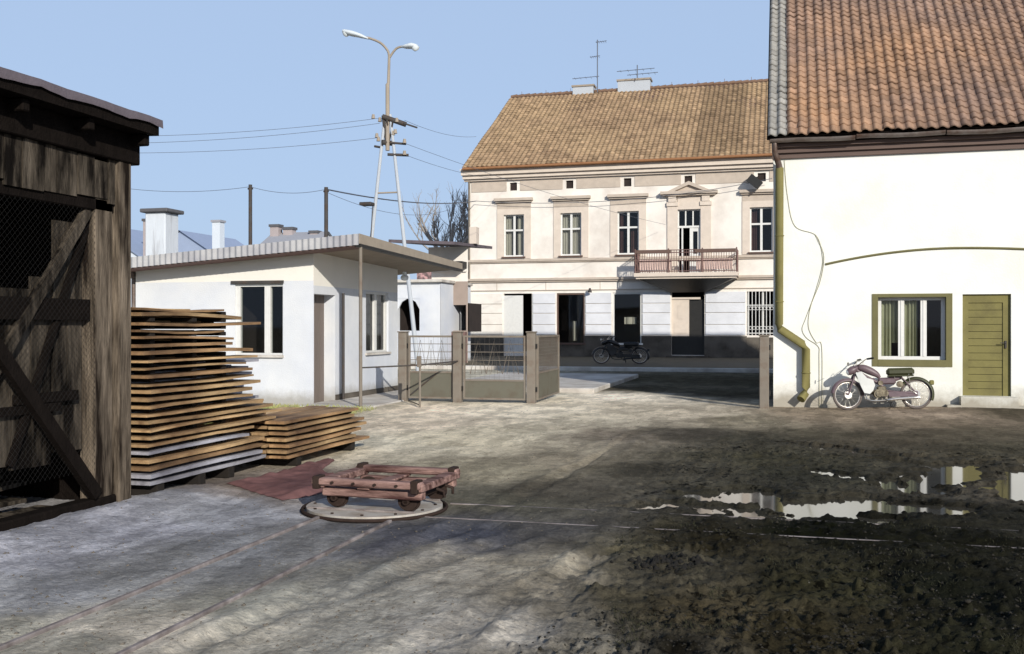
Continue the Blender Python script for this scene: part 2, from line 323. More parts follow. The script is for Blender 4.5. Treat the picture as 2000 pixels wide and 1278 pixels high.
def height(x, y):
    near = 1 - sstep(16, 22, np.hypot(x, y))
    md = mudness(x, y)
    ang = 0.5
    xr = x * math.cos(ang) + y * math.sin(ang); yr = -x * math.sin(ang) + y * math.cos(ang)
    h = (fbm(x * .5, y * .5, 3, 1) - .5) * .05 + (fbm(x * 4, y * 4, 4, 2) - .5) * .012
    h = h + md * ((fbm(x * 2.2, y * 3.4, 6, 3) - .5) * .085 + .012)
    clod = np.clip(fbm(x * 9, y * 9, 4, 8) - .52, 0, 1)
    h = h + clod * (.03 + .10 * md) * near + (fbm(x * 22, y * 22, 3, 19) - .5) * .012 * (.3 + 2.6 * md) * near
    h = h + (fbm(x * 7, y * 9, 5, 51) - .5) * .007 * (1 + 2.2 * md) * near + np.clip(fbm(x * 16, y * 16, 3, 53) - .6, 0, 1) * (.03 + .12 * md) * near
    ridge = np.abs(fbm(xr * .6, yr * 3.5, 3, 9) - .5)
    h = h - np.clip(.07 - ridge, 0, 1) * .3 * md
    # wheel ruts from the gate past the puddles
    for (x0, y0, x1, y1) in ((-1.9, 16, -3.0, 2), (-.5, 16, -1.6, 2), (-.2, 10, -2.2, 3.5), (-1.0, 10.5, -3.0, 4), (-1.5, 13.3, 5, 9.3), (-1.2, 14.6, 5, 10.8)):
        dx, dy = x1 - x0, y1 - y0; L = math.hypot(dx, dy); t = ((x - x0) * dx + (y - y0) * dy) / L
        s = ((x - x0) * dy - (y - y0) * dx) / L + (fbm(x * .8, y * .8, 2, 12) - .5) * .35
        m = sstep(-.5, 1, t) * (1 - sstep(L - 1, L + .5, t))
        tread = .5 + .5 * np.sin(t * 42)
        h = h + m * (np.exp(-((np.abs(s) - .17) / .07) ** 2) * .012 - np.exp(-(s / .11) ** 2) * (.014 + .008 * tread))
    # mound of dirt at the foot of the right house
    h = h + .05 * np.exp(-(((x - 2.6) / 2.2) ** 2 + ((y - 20.2) / .9) ** 2)) + .05 * sstep(18.5, 20.4, y) * sstep(.3, 3.5, x)
    # sloping spoil bank next to the shed sill
    h = h + .07 * np.exp(-((x + 5.45) / .35) ** 2) * (1 - sstep(8.2, 9.2, y)) * (.5 + fbm(x * 3, y * 3, 3, 31))
    # puddle hollows
    inpud = np.zeros_like(x); far = np.ones_like(x)
    for (cx, cy, rx, ry, a) in PUDDLES:
        a = R(a); ux = (x - cx) * math.cos(a) + (y - cy) * math.sin(a); uy = -(x - cx) * math.sin(a) + (y - cy) * math.cos(a)
        q = np.sqrt((ux / rx) ** 2 + (uy / ry) ** 2) + (fbm(x * 2.8, y * 7.5, 6, 21) - .5) * 2.0
        inpud = np.maximum(inpud, 1 - sstep(.9, 1.2, q))
    area = sstep(-2.2, -1.4, x) * (1 - sstep(15, 16, y)) * sstep(7.4, 8.0, y)
    h = np.where(area > 0, np.maximum(h * .62 + .008, -.006), h)
    h = h * (1 - inpud * area) + (WATER_Z - .022) * inpud * area
    # sink away under pavement / tracks and far off
    flat = sstep(22, 24, y)
    h = h * (1 - flat) - .012 * flat
    d = np.hypot(x + 3.5, y - 8.2)
    tt = 1 - sstep(.72, 1.0, d); h = h * (1 - tt) - .022 * tt
    for xr_ in (-3.74, -3.10):
        b = np.exp(-((x - xr_) / .09) ** 2) * (y < 8); h = h * (1 - b) - .006 * b
    for yr_ in (7.95, 8.65):
        b = np.exp(-((y - yr_) / .07) ** 2) * (x > -3); h = h * (1 - b) - .004 * b
    return h

# ground colour samples by yard position (x, y): dirt, with some cast shade painted in
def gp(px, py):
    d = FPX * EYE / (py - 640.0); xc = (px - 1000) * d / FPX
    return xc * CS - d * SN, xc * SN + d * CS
DIRT_AND_SHADE = [(60, 1080, 149, 151, 171), (60, 1150, 139, 141, 154), (60, 1250, 147, 144, 138), (250, 1030, 145, 147, 167), (250, 1120, 123, 124, 132), (250, 1240, 183, 174, 166), (450, 1000, 149, 152, 169), (450, 1080, 124, 126, 137),
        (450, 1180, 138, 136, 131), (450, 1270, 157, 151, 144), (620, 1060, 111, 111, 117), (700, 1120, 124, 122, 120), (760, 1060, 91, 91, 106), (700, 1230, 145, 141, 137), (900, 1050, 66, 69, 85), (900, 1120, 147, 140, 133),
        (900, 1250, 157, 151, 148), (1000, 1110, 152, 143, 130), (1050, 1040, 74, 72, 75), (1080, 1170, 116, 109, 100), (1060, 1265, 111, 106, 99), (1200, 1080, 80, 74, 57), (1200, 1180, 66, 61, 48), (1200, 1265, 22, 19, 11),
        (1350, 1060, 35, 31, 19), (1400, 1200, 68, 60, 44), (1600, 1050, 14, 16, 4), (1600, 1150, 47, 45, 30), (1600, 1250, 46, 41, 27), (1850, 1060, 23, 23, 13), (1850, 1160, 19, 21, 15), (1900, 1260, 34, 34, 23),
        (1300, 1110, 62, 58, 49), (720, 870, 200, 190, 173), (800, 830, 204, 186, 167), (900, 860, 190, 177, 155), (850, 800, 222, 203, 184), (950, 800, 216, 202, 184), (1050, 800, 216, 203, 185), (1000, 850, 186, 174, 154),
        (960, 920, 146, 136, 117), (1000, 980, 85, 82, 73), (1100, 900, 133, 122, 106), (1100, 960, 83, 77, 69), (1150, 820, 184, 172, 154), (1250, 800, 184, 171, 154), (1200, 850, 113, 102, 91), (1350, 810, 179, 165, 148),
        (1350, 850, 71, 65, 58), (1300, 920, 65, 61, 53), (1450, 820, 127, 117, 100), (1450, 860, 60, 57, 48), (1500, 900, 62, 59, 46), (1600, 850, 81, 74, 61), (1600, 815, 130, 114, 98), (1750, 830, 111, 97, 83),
        (1750, 860, 72, 64, 53), (1900, 850, 82, 74, 62), (1950, 880, 69, 64, 52), (1800, 810, 142, 125, 112), (1950, 808, 66, 60, 50), (1450, 970, 59, 57, 49), (1600, 930, 49, 48, 40), (1750, 940, 64, 61, 52),  # the dark sample at the right house wall paints a cast shadow
        (1900, 960, 80, 74, 66), (1900, 1010, 34, 33, 27), (650, 800, 159, 152, 138), (700, 780, 163, 155, 142), (900, 780, 173, 165, 150), (1200, 775, 233, 220, 206), (1000, 770, 187, 181, 165), (1250, 760, 62, 57, 45),  # road samples beyond the gate darkened to deepen the house shadow
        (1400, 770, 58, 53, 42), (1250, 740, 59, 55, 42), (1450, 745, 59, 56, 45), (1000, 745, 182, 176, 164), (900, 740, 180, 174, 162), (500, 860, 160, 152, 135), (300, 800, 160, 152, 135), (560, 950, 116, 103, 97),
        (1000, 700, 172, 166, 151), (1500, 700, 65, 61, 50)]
def dirt_shade_colour(x, y):
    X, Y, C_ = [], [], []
    for (px, py, r, g, b) in DIRT_AND_SHADE:
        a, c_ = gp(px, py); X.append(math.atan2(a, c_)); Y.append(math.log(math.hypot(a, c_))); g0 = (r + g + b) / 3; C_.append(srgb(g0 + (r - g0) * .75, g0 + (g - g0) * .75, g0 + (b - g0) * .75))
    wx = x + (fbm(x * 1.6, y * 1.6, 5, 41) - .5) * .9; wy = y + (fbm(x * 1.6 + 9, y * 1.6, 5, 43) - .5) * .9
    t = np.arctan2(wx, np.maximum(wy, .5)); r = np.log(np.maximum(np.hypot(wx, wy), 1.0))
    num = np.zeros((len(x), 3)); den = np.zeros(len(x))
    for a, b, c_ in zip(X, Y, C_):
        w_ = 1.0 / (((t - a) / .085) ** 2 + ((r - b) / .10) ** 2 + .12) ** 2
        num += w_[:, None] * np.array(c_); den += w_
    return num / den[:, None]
GROUND_GAIN = 1.3
def make_ground():
    az_f = np.linspace(R(-60), R(36), 900)       # dense fan in front
    az = np.concatenate([az_f, np.linspace(R(36), R(300), 60)[1:-1]])
    az = az  # azimuth measured from +Y towards +X
    rr = np.concatenate([np.geomspace(2.2, 30, 560), np.geomspace(30, 4000, 60)[1:]])
    na, nr = len(az), len(rr)
    A, RR = np.meshgrid(az, rr); x = (RR * np.sin(A)).ravel(); y = (RR * np.cos(A)).ravel()
    z = height(x, y)
    v = np.column_stack([x, y, z]); v = np.vstack([v, [[0, 0, 0]]]); ci = len(v) - 1
    i = np.arange(nr - 1)[:, None] * na + np.arange(na)[None, :]; j = np.arange(nr - 1)[:, None] * na + (np.arange(na)[None, :] + 1) % na
    quads = np.stack([i, i + na, j + na, j], -1).reshape(-1, 4)
    tris = [(k, (k + 1) % na, ci) for k in range(na)]
    me = bpy.data.meshes.new('yard_ground'); nq = len(quads)
    me.vertices.add(len(v)); me.vertices.foreach_set('co', v.astype(np.float32).ravel())
    loops = np.concatenate([quads.ravel(), np.array(tris).ravel()]); me.loops.add(len(loops)); me.loops.foreach_set('vertex_index', loops.astype(np.int32))
    st = np.concatenate([np.arange(nq) * 4, nq * 4 + np.arange(len(tris)) * 3]); tot = np.concatenate([np.full(nq, 4), np.full(len(tris), 3)])
    me.polygons.add(len(st)); me.polygons.foreach_set('loop_start', st.astype(np.int32)); me.polygons.foreach_set('loop_total', tot.astype(np.int32))
    me.update(calc_edges=True); me.validate()
    me.polygons.foreach_set('use_smooth', np.ones(len(st), bool))
    c_ = dirt_shade_colour(x, y); c_ = np.vstack([c_, c_[:1]])
    at = me.attributes.new('dirt', 'FLOAT_COLOR', 'POINT'); at.data.foreach_set('color', np.column_stack([c_, np.ones(len(c_))]).astype(np.float32).ravel())  # vertex colour holds the dirt and the shade painted into it
    wet = np.maximum(mudness(x, y) * .55, puddle_depth(x, y)); wet = np.append(wet, 0)
    a2 = me.attributes.new('wet', 'FLOAT', 'POINT'); a2.data.foreach_set('value', wet.astype(np.float32))
    m = bpy.data.materials.new('yard_dirt_and_shade'); m.use_nodes = True; n = m.node_tree.nodes; l = m.node_tree.links; b = n['Principled BSDF']
    ad = n.new('ShaderNodeAttribute'); ad.attribute_name = 'dirt'; aw = n.new('ShaderNodeAttribute'); aw.attribute_name = 'wet'
    tc = n.new('ShaderNodeTexCoord')
    def noise(sc_, det, rg=.6, st=(1, 1, 1), rot=0):
        mp = n.new('ShaderNodeMapping'); mp.inputs['Scale'].default_value = st; mp.inputs['Rotation'].default_value = (0, 0, rot); l.new(tc.outputs['Object'], mp.inputs[0])
        q = n.new('ShaderNodeTexNoise'); q.inputs['Scale'].default_value = sc_; q.inputs['Detail'].default_value = det; q.inputs['Roughness'].default_value = rg; l.new(mp.outputs[0], q.inputs[0]); return q.outputs[0]
    def mr(s, a, b_, c1, d1):
        q = n.new('ShaderNodeMapRange'); q.inputs[1].default_value = a; q.inputs[2].default_value = b_; q.inputs[3].default_value = c1; q.inputs[4].default_value = d1; l.new(s, q.inputs[0]); return q.outputs[0]
    def mul(a, b_):
        q = n.new('ShaderNodeMath'); q.operation = 'MULTIPLY'; l.new(a, q.inputs[0]); l.new(b_, q.inputs[1]); return q.outputs[0]
    f = mul(mr(noise(1.3, 8, .62, (1, 1, 1)), .35, .65, .85, 1.15), mr(noise(5.5, 10, .74, (1.0, 1.1, 1), -.9), .34, .66, .74, 1.26))
    f = mul(f, mr(noise(30, 7, .75), .35, .65, .82, 1.18))
    f = mul(f, mr(noise(1.5, 12, .66, (1.5, .55, 1)), .46, .54, .78, 1.12))
    f = mul(f, mr(noise(2.3, 12, .7, (1.2, .8, 1), .4), .56, .60, 1.0, .82))
    holes = mr(noise(11, 9, .72), .53, .58, 0, 1); wetm = mul(mr(aw.outputs['Fac'], .25, .5, 0, 1), mr(noise(1.2, 4), .42, .58, .25, .85)); hm = mul(holes, wetm)
    inv = n.new('ShaderNodeMath'); inv.operation = 'SUBTRACT'; inv.inputs[0].default_value = 1; l.new(hm, inv.inputs[1]); f = mul(f, inv.outputs[0])
    vo = n.new('ShaderNodeTexVoronoi'); vo.inputs['Scale'].default_value = 16; l.new(tc.outputs['Object'], vo.inputs[0])
    stones = mr(vo.outputs['Distance'], .06, .12, 1.0, 0.0)
    st_sel = mr(noise(5, 2), .56, .62, 0, 1); stm = mul(stones, st_sel)
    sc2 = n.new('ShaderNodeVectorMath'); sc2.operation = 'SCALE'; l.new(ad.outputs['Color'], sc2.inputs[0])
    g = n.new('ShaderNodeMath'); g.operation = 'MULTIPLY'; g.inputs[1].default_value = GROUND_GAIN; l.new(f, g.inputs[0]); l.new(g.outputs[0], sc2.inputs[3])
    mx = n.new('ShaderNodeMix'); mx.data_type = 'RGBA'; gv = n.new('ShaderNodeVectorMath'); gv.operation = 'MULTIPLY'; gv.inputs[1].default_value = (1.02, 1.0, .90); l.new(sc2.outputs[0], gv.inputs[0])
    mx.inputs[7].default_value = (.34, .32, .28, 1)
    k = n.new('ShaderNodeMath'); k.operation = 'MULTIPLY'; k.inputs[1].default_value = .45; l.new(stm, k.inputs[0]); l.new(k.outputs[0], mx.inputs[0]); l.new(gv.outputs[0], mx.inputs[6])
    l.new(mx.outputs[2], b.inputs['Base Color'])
    rgh = n.new('ShaderNodeMapRange'); rgh.inputs[1].default_value = 0; rgh.inputs[2].default_value = 1; rgh.inputs[3].default_value = .95; rgh.inputs[4].default_value = .6; l.new(aw.outputs['Fac'], rgh.inputs[0])
    l.new(rgh.outputs[0], b.inputs['Roughness']); b.inputs['Specular IOR Level'].default_value = .03
    wk = n.new('ShaderNodeMapRange'); wk.inputs[1].default_value = .6; wk.inputs[2].default_value = 1; wk.inputs[3].default_value = 1; wk.inputs[4].default_value = .62; l.new(aw.outputs['Fac'], wk.inputs[0])
    wv = n.new('ShaderNodeVectorMath'); wv.operation = 'SCALE'; l.new(mx.outputs[2], wv.inputs[0]); l.new(wk.outputs[0], wv.inputs[3]); l.new(wv.outputs[0], b.inputs['Base Color'])
    bp = n.new('ShaderNodeBump'); bp.inputs['Distance'].default_value = .03; bp.inputs['Strength'].default_value = .9
    l.new(noise(22, 9, .7), bp.inputs['Height'])
    bp2 = n.new('ShaderNodeBump'); bp2.inputs['Distance'].default_value = .02; bp2.inputs['Strength'].default_value = .5; l.new(stm, bp2.inputs['Height']); l.new(bp.outputs[0], bp2.inputs['Normal'])
    l.new(bp2.outputs[0], b.inputs['Normal'])
    me.materials.append(m); o = bpy.data.objects.new('ground', me); COL.objects.link(o); tag(o, kind='structure')
make_ground()
def hzs(x, y): return height(np.asarray(x, float), np.asarray(y, float))
def hz(x, y): return float(height(np.array([float(x)]), np.array([float(y)]))[0])

# puddle water sheet lying in the hollows
wm = bpy.data.materials.new('muddy_water'); wm.use_nodes = True; b = wm.node_tree.nodes['Principled BSDF']
b.inputs['Base Color'].default_value = (.05, .045, .035, 1); b.inputs['Roughness'].default_value = .06; b.inputs['IOR'].default_value = 1.5; b.inputs['Specular IOR Level'].default_value = .8
nz = wm.node_tree.nodes.new('ShaderNodeTexNoise'); nz.inputs['Scale'].default_value = 5; bp = wm.node_tree.nodes.new('ShaderNodeBump'); bp.inputs['Strength'].default_value = .02; bp.inputs['Distance'].default_value = .01
wm.node_tree.links.new(nz.outputs[0], bp.inputs['Height']); wm.node_tree.links.new(bp.outputs[0], b.inputs['Normal'])
q = MB(); q.add([(-1.8, 7.9, WATER_Z), (5.5, 7.9, WATER_Z), (5.5, 14.9, WATER_Z), (-1.8, 14.9, WATER_Z)], [(0, 1, 2, 3)])
tag(q.build('puddle_water', wm), 'still rainwater standing in the hollows of the dark mud', kind='structure')

# loose clods and pebbles, as one mass
BASE = np.array([(1, 0, 0), (-1, 0, 0), (0, 1, 0), (0, -1, 0), (0, 0, 1), (0, 0, -1)], float); TRI = np.array([(0, 2, 4), (2, 1, 4), (1, 3, 4), (3, 0, 4), (2, 0, 5), (1, 2, 5), (3, 1, 5), (0, 3, 5)])
def tri_mesh(name, v, f, material, label):
    me = bpy.data.meshes.new(name); me.vertices.add(len(v)); me.vertices.foreach_set('co', v.astype(np.float32).ravel()); me.loops.add(f.size); me.loops.foreach_set('vertex_index', f.astype(np.int32).ravel())
    me.polygons.add(len(f)); me.polygons.foreach_set('loop_start', (np.arange(len(f)) * 3).astype(np.int32)); me.polygons.foreach_set('loop_total', np.full(len(f), 3, np.int32)); me.update(calc_edges=True)
    me.materials.append(material); o = bpy.data.objects.new(name, me); COL.objects.link(o); return tag(o, label, kind='stuff')
def scatter(name, material, x, y, s, label, flat=.6):
    n = len(x); z = hzs(x, y); a = rng.uniform(0, 6.28, n); p = BASE[None] * rng.uniform(.65, 1.3, (n, 6, 1)) * np.array([1, .85, flat])
    px_ = p[..., 0] * np.cos(a)[:, None] - p[..., 1] * np.sin(a)[:, None]; py_ = p[..., 0] * np.sin(a)[:, None] + p[..., 1] * np.cos(a)[:, None]
    v = np.stack([x[:, None] + s[:, None] * px_, y[:, None] + s[:, None] * py_, (z + s * .15)[:, None] + s[:, None] * p[..., 2]], -1).reshape(-1, 3)
    return tri_mesh(name, v, (TRI[None] + (np.arange(n) * 6)[:, None, None]).reshape(-1, 3), material, label)
def gpa(px, py):
    d = FPX * EYE / (py - 640.0); xc = (px - 1000) * d / FPX
    return xc * CS - d * SN, xc * SN + d * CS
M['clod'] = mat('dark_mud_clods', srgb(34, 31, 24), .95, .6, 6, .4, 60)
M['pebble'] = mat('pale_pebbles', srgb(104, 98, 90), .95, .45, 6, .2, 60, spec=.05)
px = rng.uniform(1000, 2200, 16000); py = rng.uniform(850, 1340, 16000); x, y = gpa(px, py); k = mudness(x, y) * (fbm(x * 1.3, y * 1.3, 3, 91) * 1.4 - .1) > rng.uniform(.35, 1.15, 16000)
x, y = x[k], y[k]; scatter('mud_clods', M['clod'], x, y, np.abs(rng.normal(0, .007, len(x))) + .003, 'dark clods of churned mud scattered over the wet part of the yard')
px = rng.uniform(-100, 1600, 5000); py = rng.uniform(800, 1330, 5000); x, y = gpa(px, py); k = mudness(x, y) < rng.uniform(.05, .5, 5000); x, y = x[k], y[k]; scatter('pebble_litter', M['pebble'], x, y, np.abs(rng.normal(0, .005, len(x))) + .0015, 'small pale pebbles scattered over the dry dirt')
M['blackclod'] = mat('black_dung_clods', srgb(22, 20, 17), .95, .4, 6, .4, 60)
x = rng.normal(-.75, .13, 130); y = rng.normal(6.72, .10, 130); scatter('dark_dirt_pile', M['blackclod'], x, y, rng.uniform(.01, .032, 130), 'small heap of black dirt lumps lying on the bare ground', .9)
def blades(name, material, x, y, h_, label):
    n = len(x); z = hzs(x, y) - .004; a = rng.uniform(0, 6.28, n); w_ = rng.uniform(.0015, .004, n); l_ = rng.uniform(.2, .9, n) * h_; dx, dy = np.cos(a), np.sin(a)
    v = np.stack([np.stack([x - dy * w_, y + dx * w_, z], -1), np.stack([x + dy * w_, y - dx * w_, z], -1), np.stack([x + dx * l_ * .5 + dy * w_ * .6, y + dy * l_ * .5 - dx * w_ * .6, z + h_ * .7], -1), np.stack([x + dx * l_, y + dy * l_, z + h_], -1)], 1).reshape(-1, 3)
    f = (np.array([(0, 1, 2), (0, 2, 3)])[None] + (np.arange(n) * 4)[:, None, None]).reshape(-1, 3); return tri_mesh(name, v, f, material, label)
M['grass'] = mat('dull_olive_grass', srgb(44, 44, 28), .95, .4, 3, 0)
M['grass2'] = mat('yellow_green_grass', srgb(150, 152, 90), .9, .3, 3, 0)
px = rng.uniform(1200, 2200, 26000); py = rng.uniform(1015, 1340, 26000); x, y = gpa(px, py); k = fbm(x * 2.6, y * 2.6, 3, 77) + rng.normal(0, .04, len(x)) > .67
blades('trodden_grass', M['grass'], x[k], y[k], rng.uniform(.008, .028, int(k.sum())), 'sparse trodden grass in the churned mud')
x = rng.uniform(-10.6, -7.6, 9000); y = rng.uniform(13.0, 18.0, 9000); blades('bright_grass', M['grass2'], x, y, rng.uniform(.03, .11, 9000), 'yellow green grass growing between the lumber and the white kiosk')

# ------------------------------------------------------------------ paved things beyond the gate
q = MB(); q.bbox(-8.9, -4.46, 24.05, 31.8, -.2, .10, .02); tag(q.build('pavement', M['concrete']), kind='structure')
q = MB(); q.bbox(-30, 14, 36.2, 36.42, -.2, .13, .02); tag(q.build('kerb', M['concrete']), kind='structure')
q = MB(); q.box(-30, 14, 36.42, 49.9, -.2, .11)
tag(q.build('footway', mat('footway_paving', srgb(88, 81, 66), .9, .25, 2, .3, 30)), kind='structure')

# ------------------------------------------------------------------ roofs
def pantiles(name, parent, org, u, s, nrm, width, length, tw, th, amp, lip, material, samples=10, seed=1, tintfn=None):
    """tile sheet: org = lower left corner on the eave, u along the eave, s up the slope"""
    g = np.random.default_rng(seed); nc = int(width / tw); nr_ = int(length / th)
    org, u, s, nrm = (np.array(v_, float) for v_ in (org, u, s, nrm)); K = samples + 1
    t = np.linspace(0, 1, K); prof = amp * (np.where(t < .62, np.sin(np.pi * t / .62), -.35 * np.sin(np.pi * (t - .62) / .38))); scal = np.where(t < .62, -.10 * th * np.sin(np.pi * np.minimum(1, t / .62)), 0)
    jit = g.normal(0, lip * .22, (nr_, nc)); sh = g.normal(0, th * .025, (nr_, nc)); sag = np.cumsum(g.normal(0, .004, nr_)) * .3
    tn = (1 + g.normal(0, .07, (nr_, nc))) * (1 + g.normal(0, .03, (nr_, 1)))
    if tintfn is not None: tn = tn * np.array([[tintfn(c_ / nc, r / nr_, g) for c_ in range(nc)] for r in range(nr_)])
    rr_, cc_ = np.meshgrid(np.arange(nr_), np.arange(nc), indexing='ij'); wob = .012 * np.sin(cc_ * .35 + rr_ * .21) + .010 * np.sin(cc_ * .13 - rr_ * .4)
    lo = (rr_ * th - th * .06 + sh)[..., None] + scal; hi = np.broadcast_to(((rr_ + 1) * th + th * .05)[..., None], lo.shape)
    U = (cc_ * tw)[..., None] + t * tw; hl = (lip + jit + sag[:, None] + wob)[..., None] + prof; hh = (.004 + sag[:, None] + wob)[..., None] + prof
    def pt(a_, b_, c_): return org + a_[..., None] * u + b_[..., None] * s + c_[..., None] * nrm
    v_ = np.stack([pt(U, lo, hl - lip * .8), pt(U, lo, hl), pt(U, hi, hh)], 3).reshape(-1, 3).astype(np.float32)
    kk = np.arange(samples) * 3; f1 = np.stack([kk, kk + 3, kk + 4, kk + 1], -1); f2 = np.stack([kk + 1, kk + 4, kk + 5, kk + 2], -1); ff = np.stack([f1, f2], 1).reshape(-1, 4)
    f_ = (ff[None] + (np.arange(nr_ * nc) * 3 * K)[:, None, None]).reshape(-1, 4).astype(np.int32); tint = np.repeat(tn.ravel(), 2 * samples)
    me = bpy.data.meshes.new(name)
    me.vertices.add(len(v_)); me.vertices.foreach_set('co', v_.ravel()); me.loops.add(f_.size); me.loops.foreach_set('vertex_index', f_.ravel())
    me.polygons.add(len(f_)); me.polygons.foreach_set('loop_start', (np.arange(len(f_)) * 4).astype(np.int32)); me.polygons.foreach_set('loop_total', np.full(len(f_), 4, np.int32))
    me.update(calc_edges=True); sm = np.zeros(len(f_), bool); sm[1::2] = True; me.polygons.foreach_set('use_smooth', sm)
    at = me.attributes.new('tint', 'FLOAT', 'FACE'); at.data.foreach_set('value', np.clip(tint, .35, 1.6).astype(np.float32))
    me.materials.append(material); o = bpy.data.objects.new(name, me); COL.objects.link(o)
    if parent is not None: o.parent = parent
    return o

# ================================================================== RIGHT HOUSE
RY = 20.5; RX0, RX1 = -.19, 14.0; RP = PlaneY(RY)
rh = tag(empty('house', (RX0, RY, 0)), 'large pale yellow house with steep orange pantile roof, olive window and olive plank door', 'house')
rh_off = Vector((RX0, RY, 0))
def P(mb, name, material, parent=rh, fix=True):
    o = mb.build(name, material, parent, fix=fix)
    if parent.parent is None and parent.type == 'EMPTY': o.location = -Vector(parent.location)
    return o
W_WIN = (1.72, 3.04, .90, 2.22); W_DOOR = (3.28, 4.12, .30, 2.22)
q = MB(); wall(q, RP, RX0, RX1, -.3, 5.1, [W_WIN, W_DOOR], .22)
RD = 13.4
q.add([(RX0, RY, -.3), (RX0, RY + RD, -.3), (RX0, RY + RD, 5.1), (RX0, RY + RD / 2, 11.75), (RX0, RY, 5.1)], [(0, 1, 2, 3, 4)])
q.add([(RX1, RY, -.3), (RX1, RY + RD, -.3), (RX1, RY + RD, 5.1), (RX1, RY + RD / 2, 11.75), (RX1, RY, 5.1)], [(0, 1, 2, 3, 4)])
q.add([(RX0, RY + RD, -.3), (RX1, RY + RD, -.3), (RX1, RY + RD, 5.1), (RX0, RY + RD, 5.1)], [(0, 1, 2, 3)])
P(q, 'wall', M['yellow_pl'], fix=False)
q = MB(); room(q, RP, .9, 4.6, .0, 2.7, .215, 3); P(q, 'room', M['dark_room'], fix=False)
# cornice under the eave
q = MB()
for (z0, z1, d) in ((4.93, 5.03, -.06), (5.03, 5.13, -.12), (5.13, 5.20, -.2)): fbox(q, RP, RX0 - .02, RX1, z0, z1, d, .05)
P(q, 'cornice', M['brown_cornice'])
q = MB(); 
for k in range(9):                                            # dented half-round gutter in lengths
    x0 = RX0 - .06 + k * 1.6; z = 5.27 + random.uniform(-.02, .02); m = 8; vs = []; fs = []
    for i in range(7):
        for j in range(m + 1):
            a = math.pi * j / m; rr = .075 * (1 + random.uniform(-.05, .05)); vs.append((x0 + 1.58 * i / 6, RY - .32 + rr * math.cos(a), z + .03 * math.sin(i + k) * .3 - rr * math.sin(a)))
    for i in range(6):
        for j in range(m): fs.append((i * (m + 1) + j, i * (m + 1) + j + 1, (i + 1) * (m + 1) + j + 1, (i + 1) * (m + 1) + j))
    q.add(vs, fs, True)
P(q, 'gutter', M['zinc'], fix=False)
# roof
ez, ey = 5.33, RY - .38; slope = math.atan2(11.9 - 5.33, RD / 2 + .38); sl = (RD / 2 + .38) / math.cos(slope)
def rt(cu, rv, g): return 1.0 * (.94 + .12 * math.sin(cu * 37) * .3) * (g.choice([1, 1, 1, 1, 1, .82, 1.08]))
ro = pantiles('roof', rh, (RX0 + .27, ey, ez), (1, 0, 0), (0, math.cos(slope), math.sin(slope)), (0, -math.sin(slope), math.cos(slope)), RX1 - RX0 - .25, sl,   .195, .215, .046, .030, M['tile'], 9, 3, rt)
ro.location = -rh_off
ro2 = pantiles('roof', rh, (RX0 - .10, ey, ez), (1, 0, 0), (0, math.cos(slope), math.sin(slope)), (0, -math.sin(slope), math.cos(slope)), .362, sl, .18, .225, .045, .03, M['tile_grey'], 9, 4)
ro2.location = -rh_off; ro2['label'] = 'grey verge tiles along the roof edge'
q = MB(); n_ = Vector((0, -math.sin(slope), math.cos(slope)))
for (a, b_) in (((RX0 - .12, RX1), 0),):
    p = [Vector((a[0], ey + .02, ez - .03)), Vector((a[1], ey + .02, ez - .03)), Vector((a[1], RY + RD / 2, 11.85)), Vector((a[0], RY + RD / 2, 11.85)), Vector((a[0], RY + RD + .38, ez - .03)), Vector((a[1], RY + RD + .38, ez - .03))]
    q.add(p, [(0, 1, 2, 3), (3, 2, 5, 4)]); q.add([v_ - Vector((0, 0, .05)) for v_ in p], [(0, 1, 2, 3), (3, 2, 5, 4)])
q.box(RX0 + .085, RX0 + .2, ey + .05, ey + .12, ez - .05, ez + .02)
P(q, 'roof_deck', M['wood_dark'], fix=False)
q = MB(); q.tube([(RX0 - .12, RY + RD / 2, 11.97), (RX1, RY + RD / 2, 11.97)], .12, 8); P(q, 'ridge_tiles', M['ridge'])
q = MB(); b0 = Vector((RX0 + .265, ey, ez + .01)); b1 = Vector((RX0 + .265, RY + RD / 2, 11.9)); q.tube([b0, b1], .02, 6); P(q, 'verge_flashing', M['zinc'])
# downpipe
q = MB(); zz = .0
pts = [(RX0 + .02, RY - .3, 5.2), (RX0 + .03, RY - .28, 5.02), (RX0 + .10, RY - .14, 4.82), (RX0 + .12, RY - .10, 4.7)]
q.tube(pts, [.05, .055, .06, .07], 12)
P(q, 'gutter_outlet', M['zinc'])
q = MB(); q.tube([(RX0 + .12, RY - .10, 4.74), (RX0 + .11, RY - .10, 1.66), (RX0 + .13, RY - .10, 1.56), (RX0 + .55, RY - .11, 1.27), (RX0 + .62, RY - .12, 1.16), (RX0 + .62, RY - .12, .42), (RX0 + .60, RY - .16, .30), (RX0 + .52, RY - .26, .19)], [.078] * 6 + [.08, .082], 16)
q.ring((RX0 + .12, RY - .1, 3.4), (0, 0, 1), .08, .012, 20, 6); q.ring((RX0 + .115, RY - .1, 2.1), (0, 0, 1), .08, .012, 20, 6); q.ring((RX0 + .62, RY - .12, .7), (0, 0, 1), .08, .012, 20, 6)
P(q, 'downpipe', M['olive'])
